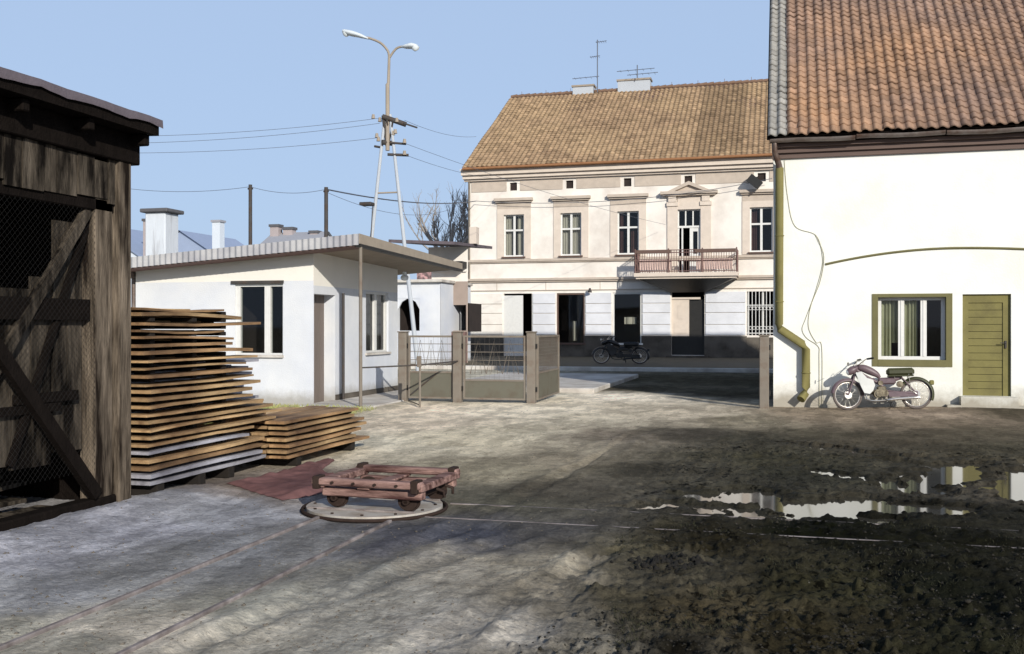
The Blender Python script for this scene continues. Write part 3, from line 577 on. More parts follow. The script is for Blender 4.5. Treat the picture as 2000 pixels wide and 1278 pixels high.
# window
q = MB(); a0, a1, z0, z1 = W_WIN
for bx_ in ((a0 - .06, a0 + .05, z0 - .06, z1 + .02), (a1 - .05, a1 + .06, z0 - .06, z1 + .02)): fbox(q, RP, *bx_, -.015, .21)
fbox(q, RP, a0 + .05, a1 - .05, z0 - .06, z0 + .07, -.022, .21); fbox(q, RP, a0 + .05, a1 - .05, z1 - .045, z1 + .02, -.018, .21)
wo = P(q, 'window', M['olive_dark'])
q = MB(); i0, i1, j0, j1 = a0 + .07, a1 - .07, z0 + .09, z1 - .06
fbox(q, RP, i0 - .02, i1 + .02, j0 - .02, j0 + .045, .12, .18); fbox(q, RP, i0 - .02, i1 + .02, j1 - .045, j1 + .015, .12, .18)
fbox(q, RP, i0 - .02, i0 + .05, j0 + .045, j1 - .045, .122, .18); fbox(q, RP, i1 - .05, i1 + .02, j0 + .045, j1 - .045, .122, .18)
w3 = (i1 - i0) / 3
for k in (1, 2):
    c_ = i0 + w3 * k + (.02 if k == 1 else .03); fbox(q, RP, c_ - .055, c_ + .055, j0 + .045, j1 - .045, .118, .18); fbox(q, RP, c_ - .012, c_ + .012, j0 + .045, j1 - .045, .108, .118)
def sub(mb, name, material, parent, fix=True):
    return mb.build(name, material, parent, fix=fix)
sub(q, 'frame', M['white_wood'], wo)
q = MB(); q.add([RP(i0, j0, .15), RP(i1, j0, .15), RP(i1, j1, .15), RP(i0, j1, .15)], [(0, 1, 2, 3)]); sub(q, 'pane', M['glass'], wo, False)
q = MB(); curtain(q, RP, i0 + .02, i0 + w3 * .62, j0, j1, .26, .03, 3); curtain(q, RP, i0 + w3 * .60, i0 + w3 - .0, j0 + .3, j1, .29, .03, 2); curtain(q, RP, i0 + w3 + .05, i0 + w3 * 2 - .06, j0, j1, .26, .03, 4); sub(q, 'curtain', M['olive_curtain'], wo, False)
# door
q = MB(); a0, a1, z0, z1 = W_DOOR; nb = 13
fbox(q, RP, a0, a0 + .11, z0, z1, .06, .12); fbox(q, RP, a1 - .13, a1, z0, z1, .06, .12); fbox(q, RP, a0 + .11, a1 - .13, z1 - .16, z1, .06, .12)
for k in range(nb):
    zz = z0 + (z1 - .16 - z0) * k / nb; ze = z0 + (z1 - .16 - z0) * (k + 1) / nb - .008
    fbox(q, RP, a0 + .11, a1 - .13, zz, ze, .075 + random.uniform(0, .006), .12)
do = P(q, 'door', M['olive'])
q = MB(); fbox(q, RP, a1 - .1, a1 - .07, 1.2, 1.34, .035, .06); q.tube([RP(a1 - .085, 1.3, .04), RP(a1 - .085, 1.3, .0), RP(a1 - .19, 1.3, .0)], .009, 6); sub(q, 'handle', M['dark_metal'], do)
q = MB(); fbox(q, RP, a0 - .06, a1 + .08, -.1, .295, -.22, .1); fbox(q, RP, a0 - .3, RX1 - 4, -.1, .13, -.24, -.0); P(q, 'doorstep', M['yellow_pl'])
# segmental arch moulding
q = MB(); pts = []
for i in range(41):
    x = .80 + (6.3 - .80) * i / 40; t = (x - 3.1) / 3.2 if x > 3.1 else (3.1 - x) / 2.3; z = 3.10 - .27 * abs(t) ** 1.9; pts.append((x, RY - .004, z))
q.tube(pts, .024, 6); P(q, 'arch_moulding', M['olive_dark'])
# loose cables on the wall
M['cable'] = mat('painted_cable', srgb(150, 146, 116), .8, .1, 4, 0)
def cable(pts, r=.0045): q = MB(); q.tube(pts, r, 5); return q
def smooth_path(P_, n=8):
    out_ = []; P_ = [Vector(p) for p in P_]
    for i in range(len(P_) - 1):
        a, b_, c_, d = P_[max(i - 1, 0)], P_[i], P_[i + 1], P_[min(i + 2, len(P_) - 1)]
        for k in range(n):
            t = k / n; out_.append(.5 * ((2 * b_) + (c_ - a) * t + (2 * a - 5 * b_ + 4 * c_ - d) * t * t + (3 * b_ - a - 3 * c_ + d) * t ** 3))
    out_.append(P_[-1]); return out_
cy = RY - .012
c1 = smooth_path([(.02, cy, 4.9), (.08, cy, 4.2), (.22, cy, 3.6), (.62, cy, 3.40), (.74, cy, 3.0), (.72, cy, 2.7), (.58, cy, 2.2), (.42, cy, 1.75), (.36, cy, 1.55), (.45, cy, 1.38), (.66, cy, 1.22), (.68, cy, 1.0), (.68, cy, .0)])
c2 = smooth_path([(.60, cy, 3.42), (.66, cy - .004, 3.30), (.77, cy, 2.98), (.70, cy, 2.5), (.52, cy, 2.0), (.48, cy, 1.6), (.62, cy, 1.3), (.73, cy, 1.2), (.73, cy, .0)])
P(cable(c1), 'cable', M['cable']); P(cable(c2), 'cable', M['cable'])

# ================================================================== MOPED
def wheel(parent, name, x, z, Rw=.285, mats=('tyre', 'chrome'), brake=True):
    q = MB(); c_ = (x, 0, z)
    q.disc(c_, (0, 1, 0), .042, .09, 16)
    if brake: q.disc((x, -.03, z), (0, 1, 0), .068, .05, 20)
    for k in range(24):
        a = 2 * math.pi * k / 24; s_ = .03 * (1 if k % 2 else -1); b_ = a + .35 * (1 if k % 4 < 2 else -1)
        q.tube([(x + .035 * math.cos(b_), s_, z + .035 * math.sin(b_)), (x + (Rw - .045) * math.cos(a), 0, z + (Rw - .045) * math.sin(a))], .0022, 4, cap=False)
    wo_ = q.build(name, M[mats[1]] if brake is True else M['alu'], parent)
    q = MB(); q.ring(c_, (0, 1, 0), Rw - .026, .027, 48, 10); q.build('tyre', M[mats[0]], wo_)
    q = MB(); q.ring(c_, (0, 1, 0), Rw - .052, .014, 48, 6, ell=(.7, 1.3)); q.build('rim', M['chrome'], wo_)
    return wo_
def fender(q, x, z, Rf, a0, a1, w_=.055, n=22):
    vs = []; fs = []; prof = [(-1, -.035), (-.9, -.008), (-.5, .008), (0, .014), (.5, .008), (.9, -.008), (1, -.035)]
    for i in range(n + 1):
        a = a0 + (a1 - a0) * i / n
        for (s_, dr) in prof: r_ = Rf + dr; vs.append((x + r_ * math.cos(a), s_ * w_, z + r_ * math.sin(a)))
    m = len(prof)
    for i in range(n):
        for j in range(m - 1): fs.append((i * m + j, i * m + j + 1, (i + 1) * m + j + 1, (i + 1) * m + j))
    q.add(vs, fs, True)
def moped(root, paint, shield, seatm, dark=False):
    Rw = .285; fx, rx = 0.0, 1.23; z = Rw
    # front wheel group is steered a little towards the camera
    fw = wheel(root, 'wheel', fx, z, Rw); rw = wheel(root, 'wheel', rx, z, Rw)
    steer = Matrix.Translation((.10, 0, 0)) @ Matrix.Rotation(R(14), 4, 'Z') @ Matrix.Translation((-.10, 0, 0))
    fw.matrix_local = steer
    q = MB()
    for s_ in (-1, 1):
        q.tube([(fx, s_ * .06, z), (.04, s_ * .065, .40), (.14, s_ * .05, .66)], [.012, .017, .02], 8)
        q.tube([(fx - .05, s_ * .058, z + .03), (fx, s_ * .058, z + .015)], .02, 8)
    q.tube([(.13, 0, .62), (.20, 0, .84)], .028, 10)
    o = q.build('fork', paint, root); o.matrix_local = steer
    q = MB(); fender(q, fx, z, Rw + .02, R(-5), R(172)); o = q.build('front_mudguard', paint, root); o.matrix_local = steer
    # headlamp nacelle
    q = MB(); q.tube([(.02, 0, .71), (.05, 0, .72), (.12, 0, .76), (.2, 0, .80), (.27, 0, .82)], [.055, .075, .085, .06, .02], 14, (1, .9)); o = q.build('headlamp', paint, root); o.matrix_local = steer
    q2 = MB(); q2.tube([(.004, 0, .705), (.02, 0, .71)], [.03, .056], 14); q2.build('lens', M['lamp_glass'] if not dark else M['black_paint'], o)
    q = MB(); hb = smooth_path([(.36, -.30, .95), (.30, -.24, .95), (.22, -.08, .86), (.22, .08, .86), (.30, .24, .95), (.36, .30, .95)], 6); q.tube(hb, .011, 8)
    for s_ in (-1, 1): q.tube([(.26, s_ * .22, .885), (.20, s_ * .30, .87)], .005, 5)
    o = q.build('handlebar', M['chrome'], root); o.matrix_local = steer
    for s_ in (-1, 1):
        g = MB(); g.tube([(.31, s_ * .25, .952), (.40, s_ * .34, .965)], [.018, .02], 10); g.build('grip', M['black'], o)
    g = MB(); g.tube([(.06, -.16, .88), (-.02, -.24, .86)], .005, 5); g.disc((-.05, -.26, .86), (.8, .2, 0), .035, .012, 14); g.build('mirror', M['chrome'], o)
    q = MB()
    for (yy, a_) in ((-.04, .93), (.05, .90)): q.tube(smooth_path([(.28, yy * 4, .93), (.20, yy * 2, a_), (.12, yy, .80), (.16, yy, .66), (.08, yy * 1.4, .42)], 5), .0045, 5, cap=False)
    o2 = q.build('control_cables', M['black'], root)
    q = MB(); q.disc((.60, -.085, .50), (0, 1, 0), .045, .04, 18); q.disc((.94, -.075, .47), (0, 1, 0), .06, .05, 18); q.build('air_cleaner', M['alu'] if not dark else M['black_paint'], root)
    # teardrop tank and frame
    q = MB(); q.tube(smooth_path([(.22, 0, .80), (.30, 0, .79), (.42, 0, .735), (.54, 0, .665), (.60, 0, .60)], 5), [.03 + .05 * math.sin(math.pi * min(1, .12 + k / 22)) for k in range(21)], 14, (.9, .95)); q.build('tank', paint, root)
    q = MB(); q.tube(smooth_path([(.19, 0, .76), (.30, 0, .66), (.50, 0, .54), (.62, 0, .46), (.66, 0, .36)], 5), .032, 10)
    q.tube([(.58, 0, .52), (.86, 0, .58), (1.0, 0, .60)], [.03, .045, .02], 10, (.8, 1.4))
    for s_ in (-1, 1): q.tube([(.66, s_ * .05, .36), (1.23, s_ * .07, z)], .015, 8); q.tube([(.98, s_ * .06, .60), (1.22, s_ * .075, z + .02)], .012, 8)
    q.build('frame', paint, root)
    q = MB(); q.bbox(.56, .88, -.055, .055, .47, .60, .03); q.build('side_case', paint, root)
    # leg shield
    for s_ in (-1, 1):
        q = MB(); pol = [(.16, .70), (.26, .72), (.36, .60), (.47, .56), (.50, .46), (.46, .36), (.40, .30), (.30, .32), (.24, .46)]
        q.prism(pol, lambda a, zz, d: Vector((a, s_ * (.085 + d + .02 * math.sin(a * 6)), zz)), 0, .008); q.build('leg_shield', shield, root)
    # engine
    q = MB(); q.disc((.56, 0, .30), (0, 1, 0), .085, .20, 20); q.disc((.66, 0, .31), (0, 1, 0), .075, .17, 20); q.bbox(.54, .70, -.075, .075, .22, .44, .02)
    for k in range(6): q.disc((.48 - k * .022, 0, .33 + k * .006), (1, 0, -.25), .058 - .002 * (k % 2), .009, 16)
    q.tube([(.52, 0, .325), (.35, 0, .365)], .04, 12); q.disc((.56, -.11, .30), (0, 1, 0), .05, .03, 16)
    q.build('engine', M['alu'] if not dark else M['black_paint'], root)
    q = MB(); q.tube(smooth_path([(.36, -.03, .32), (.34, -.07, .22), (.46, -.10, .17), (.7, -.10, .18), (.9, -.10, .20), (1.3, -.10, .22)], 5), [.014] * 16 + [.03] * 9 + [.012], 10); q.build('exhaust_pipe', M['chrome'] if not dark else M['black_paint'], root)
    q = MB(); q.tube([(.62, -.16, .24), (.62, .16, .24)], .008, 6); q.bbox(.58, .66, -.2, -.13, .225, .25, .006); q.tube([(.62, -.12, .24), (.74, -.12, .14)], .009, 6); q.bbox(.70, .79, -.21, -.13, .13, .15, .005); q.build('pedal', M['black'], root)
    q = MB()
    for s_ in (-1, 1): q.tube([(.72, s_ * .07, .30), (.80, s_ * .13, .04)], .010, 6)
    q.tube([(.80, -.13, .045), (.80, .13, .045)], .010, 6); q.build('stand', M['black'], root)
    # long seat, carrier struts, rear mudguard and lamp
    q = MB(); q.bbox(.72, 1.21, -.10, .10, .63, .775, .05); q.bbox(.74, 1.19, -.104, .104, .615, .64, .006); q.build('seat', seatm, root)
    q = MB()
    for s_ in (-1, 1): q.tube([(1.1, s_ * .08, .66), (1.13, s_ * .085, .36), (1.23, s_ * .08, z)], .008, 6); q.tube([(.85, s_ * .06, .66), (.86, s_ * .04, .57)], .01, 6)
    q.tube([(.80, -.07, .655), (1.2, -.07, .655)], .009, 6); q.tube([(.80, .07, .655), (1.2, .07, .655)], .009, 6); q.build('carrier', M['chrome'] if not dark else M['black_paint'], root)
    q = MB(); fender(q, rx, z, Rw + .022, R(-25), R(140), .06); q.build('rear_mudguard', seatm if not dark else paint, root)
    q = MB(); q.bbox(rx + .24, rx + .32, -.035, .035, z + .16, z + .25, .015); q.build('tail_lamp', M['olive'] if not dark else M['black_paint'], root)
    q = MB(); q.tube([(1.23, .04, z), (1.0, .05, .33), (.7, .05, .32)], .02, 8, (.5, 1)); q.bbox(.68, 1.25, -.075, -.06, z - .05, z + .05, .01); q.build('chain_guard', paint, root)
    return root
mx_, my_ = 1.18, 19.93; mz = hz(mx_, my_)
mp_ = tag(empty('moped', (mx_, my_, max(hz(mx_, my_), 0.0) - .005), R(2)), 'plum and white moped with olive seat parked against the pale yellow wall', 'moped')
mp_.rotation_euler = (R(-4), R(-2.0), R(2)); moped(mp_, M['moped_paint'], M['moped_white'], M['seat'])

# ================================================================== FAR TOWN HOUSE
HY = 49.6; HX0, HX1 = -15.85, 7.0; HP = PlaneY(HY); HD = 17.6
th_ = tag(empty('town_house', (HX0, HY, 0)), 'cream two storey town house with balcony and brown tiled roof behind the gate', 'house')
G1 = [(-13.92, -12.42), (-11.12, -9.67), (-8.25, -6.80), (-5.32, -3.72), (-1.70, -.2)]
zg0, zg1 = .80, 3.32
holes = [(G1[0][0], G1[0][1], .35, zg1), (*G1[1], zg0, zg1), (*G1[2], zg0, zg1), (G1[3][0], G1[3][1], .22, 3.45), (G1[4][0], G1[4][1], 1.2, zg1), (1.4, 2.9, 1.2, zg1), (4, 5.4, 1.2, zg1)]
UW = [-13.37, -10.38, -7.47, -1.02, 1.9, 4.9]; hw = .54
UZ0, UZ1 = 5.22, 7.38
holes += [(c_ - hw, c_ + hw, UZ0, UZ1) for c_ in UW]; BAL = -4.46
holes += [(BAL - .56, BAL + .56, 4.25, UZ1)]
AT = [-13.4, -10.45, -7.5, -4.5, -1.0, 1.9, 4.9]; holes += [(c_ - .19, c_ + .19, 8.62, 9.03) for c_ in AT]
q = MB(); wall(q, HP, HX0, HX1, -.2, 9.3, holes, .28)
ridge_y = HY + 8.9; RZ = 15.55
for X in (HX0, HX1): q.add([(X, HY, -.2), (X, HY + HD, -.2), (X, HY + HD, 9.8), (X, ridge_y, RZ - .1), (X, HY, 9.8)], [(0, 1, 2, 3, 4)])
P(q, 'wall', M['cream'], th_, False)
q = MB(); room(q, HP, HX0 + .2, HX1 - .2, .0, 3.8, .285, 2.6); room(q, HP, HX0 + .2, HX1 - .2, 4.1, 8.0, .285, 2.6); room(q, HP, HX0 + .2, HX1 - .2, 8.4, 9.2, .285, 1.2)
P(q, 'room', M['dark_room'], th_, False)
# bluish pilaster faces and rustication bands on the ground floor
piers = [(HX0, G1[0][0]), (G1[0][1], G1[1][0]), (G1[1][1], G1[2][0]), (G1[2][1], G1[3][0]), (G1[3][1], G1[4][0]), (G1[4][1], HX1)]
for i, (a, b_) in enumerate(piers):
    q = MB(); cuts = [1.2, 1.72, 2.3, 2.78, 3.34]
    for k in range(4): fbox(q, HP, a + (.02 if i == 0 else .06), b_ - .06, cuts[k] + .02, cuts[k + 1] - .02, -.06, .0)
    o = P(q, 'pier_facing', M['cream'] if i == 0 else M['bluewhite'], th_)
for (a, b_) in piers: q = MB(); fbox(q, HP, a - (.03 if a == HX0 else 0), b_, .0, 1.16, -.10, .0); P(q, 'plinth', M['plinth'], th_)
for g_, zt_ in ((1, .72), (2, .72), (4, 1.1)): q = MB(); fbox(q, HP, G1[g_][0], G1[g_][1], .0, zt_, -.06, .0); P(q, 'window_breast', M['plinth'], th_)
q = MB()
for (z0, z1, d) in ((3.46, 3.50, -.05), (3.90, 3.98, -.10), (3.98, 4.10, -.17), (4.90, 4.96, -.08), (4.96, 5.08, -.13)): fbox(q, HP, HX0 - .05, HX1, z0, z1, d, 0)
for c_ in (-14.3, -11.7, -8.9): fbox(q, HP, c_, c_ + .03, 3.5, 3.9, -.012, 0)
P(q, 'string_course', M['trim'], th_)
q = MB()
for (z0, z1, d) in ((9.16, 9.26, -.16), (9.26, 9.44, -.30), (9.44, 9.66, -.44), (9.66, 9.76, -.52)): fbox(q, HP, HX0 - .12 + d * .3, HX1, z0, z1, d, .1)
P(q, 'eaves_cornice', M['surround'], th_)
q = MB()
for i, c_ in enumerate(AT):
    a = HX0 + .2 if i == 0 else AT[i - 1] + .36; fbox(q, HP, a, c_ - .36, 8.60, 9.10, -.03, 0)
P(q, 'frieze_panel', M['shaded_pl'] if False else M['trim'], th_)
for c_ in AT:
    q = MB(); fbox(q, HP, c_ - .19, c_ + .19, 8.62, 9.03, .12, .15); P(q, 'attic_window', M['dark_room'], th_)
def far_window(c_, kind):
    q = MB(); fbox(q, HP, c_ - hw, c_ + hw, UZ0, UZ0 + .08, .10, .18); fbox(q, HP, c_ - hw, c_ + hw, UZ1 - .07, UZ1, .10, .18)
    for s_ in (-1, 1): fbox(q, HP, c_ + s_ * (hw - .035) - .035, c_ + s_ * (hw - .035) + .035, UZ0 + .08, UZ1 - .07, .102, .18)
    fbox(q, HP, c_ - .055, c_ + .055, UZ0 + .08, UZ1 - .07, .085, .18); zt = UZ1 - .80
    fbox(q, HP, c_ - hw + .07, c_ - .055, zt - .045, zt + .045, .09, .18); fbox(q, HP, c_ + .055, c_ + hw - .07, zt - .045, zt + .045, .09, .18)
    wf = P(q, 'window', M['white_wood'], th_)
    q = MB(); q.add([HP(c_ - hw, UZ0, .14), HP(c_ + hw, UZ0, .14), HP(c_ + hw, UZ1, .14), HP(c_ - hw, UZ1, .14)], [(0, 1, 2, 3)]); sub(q, 'pane', M['glass'], wf, False)
    q = MB(); fbox(q, HP, c_ - hw - .08, c_ + hw + .08, UZ0 - .07, UZ0 - .005, -.14, .08); sub(q, 'sill', M['brown_wood'], wf)
    q = MB()
    if kind == 0: curtain(q, HP, c_ - hw, c_ - .15, UZ0, UZ1, .32, .03, 4); curtain(q, HP, c_ + .12, c_ + hw, UZ0, UZ1, .32, .03, 4)
    elif kind == 1: curtain(q, HP, c_ - hw, c_ + hw, UZ0, UZ1, .34, .03, 8)
    elif kind == 2: curtain(q, HP, c_ - hw + .05, c_ - .3, UZ0, UZ1, .36, .03, 2); curtain(q, HP, c_ + .1, c_ + hw, UZ0, UZ0 + 1.3, .36, .03, 3)
    else: curtain(q, HP, c_ - hw, c_ - .2, UZ0, UZ1, .32, .03, 3)
    sub(q, 'curtain', M['curtain'] if kind < 2 else M['red_room'], wf, False)
    # plaster surround and hood
    q = MB(); ow = hw + .36
    fbox(q, HP, c_ - ow, c_ - hw, UZ0 - .1, UZ1 + .30, -.045, 0); fbox(q, HP, c_ + hw, c_ + ow, UZ0 - .1, UZ1 + .30, -.045, 0); fbox(q, HP, c_ - hw, c_ + hw, UZ1, UZ1 + .30, -.045, 0)
    P(q, 'window_surround', M['surround'], th_)
    q = MB(); fbox(q, HP, c_ - ow - .0, c_ + ow + .0, UZ1 + .30, UZ1 + .62, -.03, 0)
    fbox(q, HP, c_ - ow - .06, c_ + ow + .06, UZ1 + .62, UZ1 + .70, -.14, 0); fbox(q, HP, c_ - ow - .12, c_ + ow + .12, UZ1 + .70, UZ1 + .84, -.24, 0)
    P(q, 'window_hood', M['trim'], th_)
for c_, k in zip(UW, (0, 1, 2, 3, 0, 1)): far_window(c_, k)
# balcony door bay with pediment
q = MB(); ow = .56 + .50
for s_ in (-1, 1):
    a, b_ = sorted((BAL + s_ * .56, BAL + s_ * ow)); fbox(q, HP, a, b_, 4.2, 7.55, -.07, 0); fbox(q, HP, a - .03, b_ + .03, 7.55, 7.75, -.13, 0); fbox(q, HP, a + .06, b_ - .06, 7.75, 8.10, -.16, 0)
fbox(q, HP, BAL - .56, BAL + .56, UZ1, 8.10, -.06, 0)
P(q, 'door_surround', M['surround'], th_)
q = MB(); fbox(q, HP, BAL - 1.38, BAL + 1.38, 8.12, 8.26, -.34, 0); fbox(q, HP, BAL - 1.28, BAL + 1.28, 8.04, 8.12, -.24, 0)
q.prism([(BAL - 1.0, 8.26), (BAL + 1.0, 8.26), (BAL, 8.70)], HP, -.10, 0)
for s_ in (-1, 1): q.prism([(BAL + s_ * 1.05, 8.26), (BAL + s_ * .72, 8.26), (BAL, 8.56), (BAL, 8.74)], HP, -.26, -.10)
P(q, 'pediment', M['trim'], th_)
q = MB(); fbox(q, HP, BAL - .56, BAL + .56, 6.48, 6.58, .06, .18); fbox(q, HP, BAL - .56, BAL + .56, UZ1 - .06, UZ1, .10, .18)
for x in (-.53, -.18, .18, .53): fbox(q, HP, BAL + x - .03, BAL + x + .03, 6.58, UZ1 - .06, .10, .18)
fbox(q, HP, BAL + .02, BAL + .18, 4.2, 6.48, .09, .15); fbox(q, HP, BAL + .40, BAL + .56, 4.2, 6.48, .10, .16); fbox(q, HP, BAL + .18, BAL + .40, 4.2, 5.2, .10, .16); fbox(q, HP, BAL + .18, BAL + .40, 6.3, 6.48, .10, .16)
fbox(q, HP, BAL - .56, BAL - .48, 4.2, 6.48, .10, .16); fbox(q, HP, BAL - .36, BAL - .30, 4.2, 6.48, -.1, .18)
bd = P(q, 'balcony_door', M['white_wood'], th_)
q = MB(); q.add([HP(BAL - .56, 6.58, .14), HP(BAL + .56, 6.58, .14), HP(BAL + .56, UZ1, .14), HP(BAL - .56, UZ1, .14)], [(0, 1, 2, 3)]); q.add([HP(BAL + .18, 5.2, .13), HP(BAL + .4, 5.2, .13), HP(BAL + .4, 6.3, .13), HP(BAL + .18, 6.3, .13)], [(0, 1, 2, 3)]); sub(q, 'pane', M['glass'], bd, False)
# balcony
BX0, BX1, BD = -6.95, -2.06, 1.6
q = MB(); fbox(q, HP, BX0, BX1, 4.02, 4.20, -BD, 0); fbox(q, HP, BX0 + .08, BX1 - .08, 3.92, 4.02, -BD + .1, 0); ba = P(q, 'balcony', M['surround'], th_)
q = MB(); vs = [HP(BX0 + .2, 3.92, -BD + .15), HP(BX1 - .2, 3.92, -BD + .15), HP(BX1 - .2, 3.92, 0), HP(BX0 + .2, 3.92, 0), HP(G1[3][0] - .05, 3.3, -.3), HP(G1[3][1] + .05, 3.3, -.3), HP(G1[3][1] + .05, 3.3, 0), HP(G1[3][0] - .05, 3.3, 0)]
q.add(vs, [(0, 1, 5, 4), (1, 2, 6, 5), (3, 0, 4, 7), (4, 5, 6, 7), (2, 3, 7, 6)]); sub(q, 'corbel_and_shade', M['black'], ba)  # one black mass: the corbel plus the shadow below the slab
q = MB(); rail = lambda x, z, d: HP(x, z, d)
zb, zt = 4.22, 5.28
def bar(p, r_, n=5): q.tube(p, r_, n, cap=False)
for (A, B) in (((BX0 + .05, -BD + .05), (BX1 - .05, -BD + .05)), ((BX0 + .05, -BD + .05), (BX0 + .05, 0)), ((BX1 - .05, -BD + .05), (BX1 - .05, 0))):
    for z in (zt, zt - .12, zb + .55, zb + .05): bar([rail(A[0], z, A[1]), rail(B[0], z, B[1])], .022)
    n = int(math.hypot(A[0] - B[0], A[1] - B[1]) / .115)
    for i in range(n + 1):
        t = i / n; x = A[0] + (B[0] - A[0]) * t; d = A[1] + (B[1] - A[1]) * t; bar([rail(x, zb, d), rail(x, zb + .55, d - .05), rail(x, zt, d)], .014)
for x in (BX0 + .05, -5.3, -3.7, BX1 - .05): bar([rail(x, 4.2, -BD + .05), rail(x, zt + .08, -BD + .05)], .035)
sub(q, 'railing', M['maroon'], ba)
for (a, b_) in ((BX0 + .25, -5.15), (-4.0, BX1 - .25)):
    q = MB(); fbox(q, HP, a, b_, zb + .12, zb + .62, -BD + .10, -BD + .14); sub(q, 'panel', mat('pinkish_balcony_panel', srgb(222, 196, 186), .8, .15, 5, .1), ba)
for (a, b_) in ((BX0 + .1, -5.2), (-4.05, BX1 - .1)): q = MB(); fbox(q, HP, a, b_, zt - .14, zt + .02, -BD + .0, -BD + .24); sub(q, 'flower_box', M['brown_wood'], ba)
# ground floor fillings
q = MB(); fbox(q, HP, G1[0][0] + .0, G1[0][0] + 1.02, .35, 3.22, .02, .08); fbox(q, HP, G1[0][0] + .5, G1[0][0] + .52, .4, 3.2, .012, .02); P(q, 'white_door_leaf', M['white_wood'], th_)
for k in (1, 2):
    a, b_ = G1[k]; q = MB(); fbox(q, HP, a, a + .07, zg0, zg1, .05, .16); fbox(q, HP, b_ - .07, b_, zg0, zg1, .05, .16); fbox(q, HP, a + .07, b_ - .07, zg1 - .08, zg1, .05, .16); fbox(q, HP, a - .08, b_ + .08, zg0 - .09, zg0, -.12, .1)
    sw = P(q, 'shop_window', M['brown_wood'] if k == 1 else M['white_wood'], th_)
    q = MB(); q.add([HP(a, zg0, .12), HP(b_, zg0, .12), HP(b_, zg1, .12), HP(a, zg1, .12)], [(0, 1, 2, 3)]); sub(q, 'pane', M['glass'], sw, False)
    q = MB()
    if k == 2: curtain(q, HP, a + .5, b_ - .35, 1.75, 2.1, .6, .05, 2)
    else: curtain(q, HP, a + .66, a + .84, .9, 1.9, .9, .05, 2)
    sub(q, 'window_display', M['curtain'], sw, False)
a, b_ = G1[3]; q = MB(); fbox(q, HP, a, a + .85, 1.15, 2.95, .10, .16); fbox(q, HP, a + .3, a + .55, 2.0, 2.7, .085, .10); fbox(q, HP, a + .12, a + .75, 1.3, 1.75, .085, .10); fbox(q, HP, a, b_ - .2, 2.96, 3.06, .05, .16)
o = P(q, 'entrance_door', M['surround'], th_); q = MB(); fbox(q, HP, a, b_, .22, 1.14, .12, .16); sub(q, 'kick_panel', M['black'], o)
q = MB(); fbox(q, HP, a + .86, b_, .22, 2.95, .18, .22); sub(q, 'dark_leaf', M['black'], o)
q = MB(); fbox(q, HP, a - .2, b_ + .2, .0, .2, -.7, 0); P(q, 'entrance_step', M['plinth'], th_)
a, b_ = G1[4]; q = MB()
for (u0, u1) in ((a, b_), (1.4, 2.9)):
    for i in range(9):
        x = u0 + (u1 - u0) * (i + .5) / 9; q.tube([HP(x, 1.2, .02), HP(x, zg1, .02)], .022, 5, cap=False)
    for z in (1.3, 2.65): 
        q.tube([HP(u0, z, .02), HP(u1, z, .02)], .025, 5)
    for zc in (1.55, 2.5):
        for i in range(8):
            x = u0 + (u1 - u0) * (i + 1) / 9; q.ring(HP(x, zc, .01), (0, 1, 0), .075, .016, 10, 4)
P(q, 'window_grille', M['white_wood'], th_)
q = MB()
for (u0, u1) in ((a, b_),):
    for x in (u0 + .05, (u0 + u1) / 2, u1 - .05): fbox(q, HP, x - .05, x + .05, 1.2, zg1, .12, .18)
P(q, 'window', M['white_wood'], th_)
q = MB(); q.tube([HP(HX0 + .08, 9.3, -.06), HP(HX0 + .08, .2, -.06)], .055, 8); P(q, 'downpipe', M['taupe'], th_)
# roof of the town house
hs = math.atan2(RZ - 9.85, ridge_y - (HY - .55)); hl = math.hypot(RZ - 9.85, ridge_y - (HY - .55))
def ht(cu, rv, g):
    x = HX0 + cu * (HX1 - HX0); m = 1.0
    if -4.3 < x - rv * 0.0 < -1.9: m = .74 if rv > .06 else .9
    return m * g.choice([1, 1, 1, 1, 1.15, .8])
o = pantiles('roof', th_, (HX0 - .15, HY - .55, 9.82), (1, 0, 0), (0, math.cos(hs), math.sin(hs)), (0, -math.sin(hs), math.cos(hs)), HX1 - HX0 + .1, hl, .26, .33, .04, .035, M['tile_far'], 6, 9, ht)
o.location = -Vector(th_.location)
q = MB(); p = [Vector((HX0 - .13, HY - .53, 9.76)), Vector((HX1, HY - .53, 9.76)), Vector((HX1, ridge_y, RZ - .02)), Vector((HX0 - .13, ridge_y, RZ - .02)), Vector((HX0 - .13, HY + HD + .5, 9.76)), Vector((HX1, HY + HD + .5, 9.76))]
q.add(p, [(0, 1, 2, 3), (3, 2, 5, 4)]); q.box(HX0 - .13, HX1, HY - .56, HY - .45, 9.72, 9.80); P(q, 'roof_deck', M['brown_wood'], th_, False)
q = MB()
for i in range(58): x = HX0 - .1 + i * .39; q.tube([(x, ridge_y, RZ + .02 + random.uniform(-.01, .01)), (x + .40, ridge_y, RZ + .05 + random.uniform(-.01, .01))], [.10, .12], 6)
for i in range(14): x = HX0 + .6 + i * 1.5; q.tube([(x, ridge_y - .1, RZ), (x, ridge_y - .1, RZ + .28)], .012, 4)
P(q, 'ridge_tiles', M['ridge'], th_)
q = MB(); q.tube([(HX0 - .1, HY - .63, 9.74), (HX1, HY - .63, 9.80)], .075, 8); P(q, 'gutter', mat('rusty_gutter', srgb(140, 98, 66), .8, .2, 5, .1), th_)
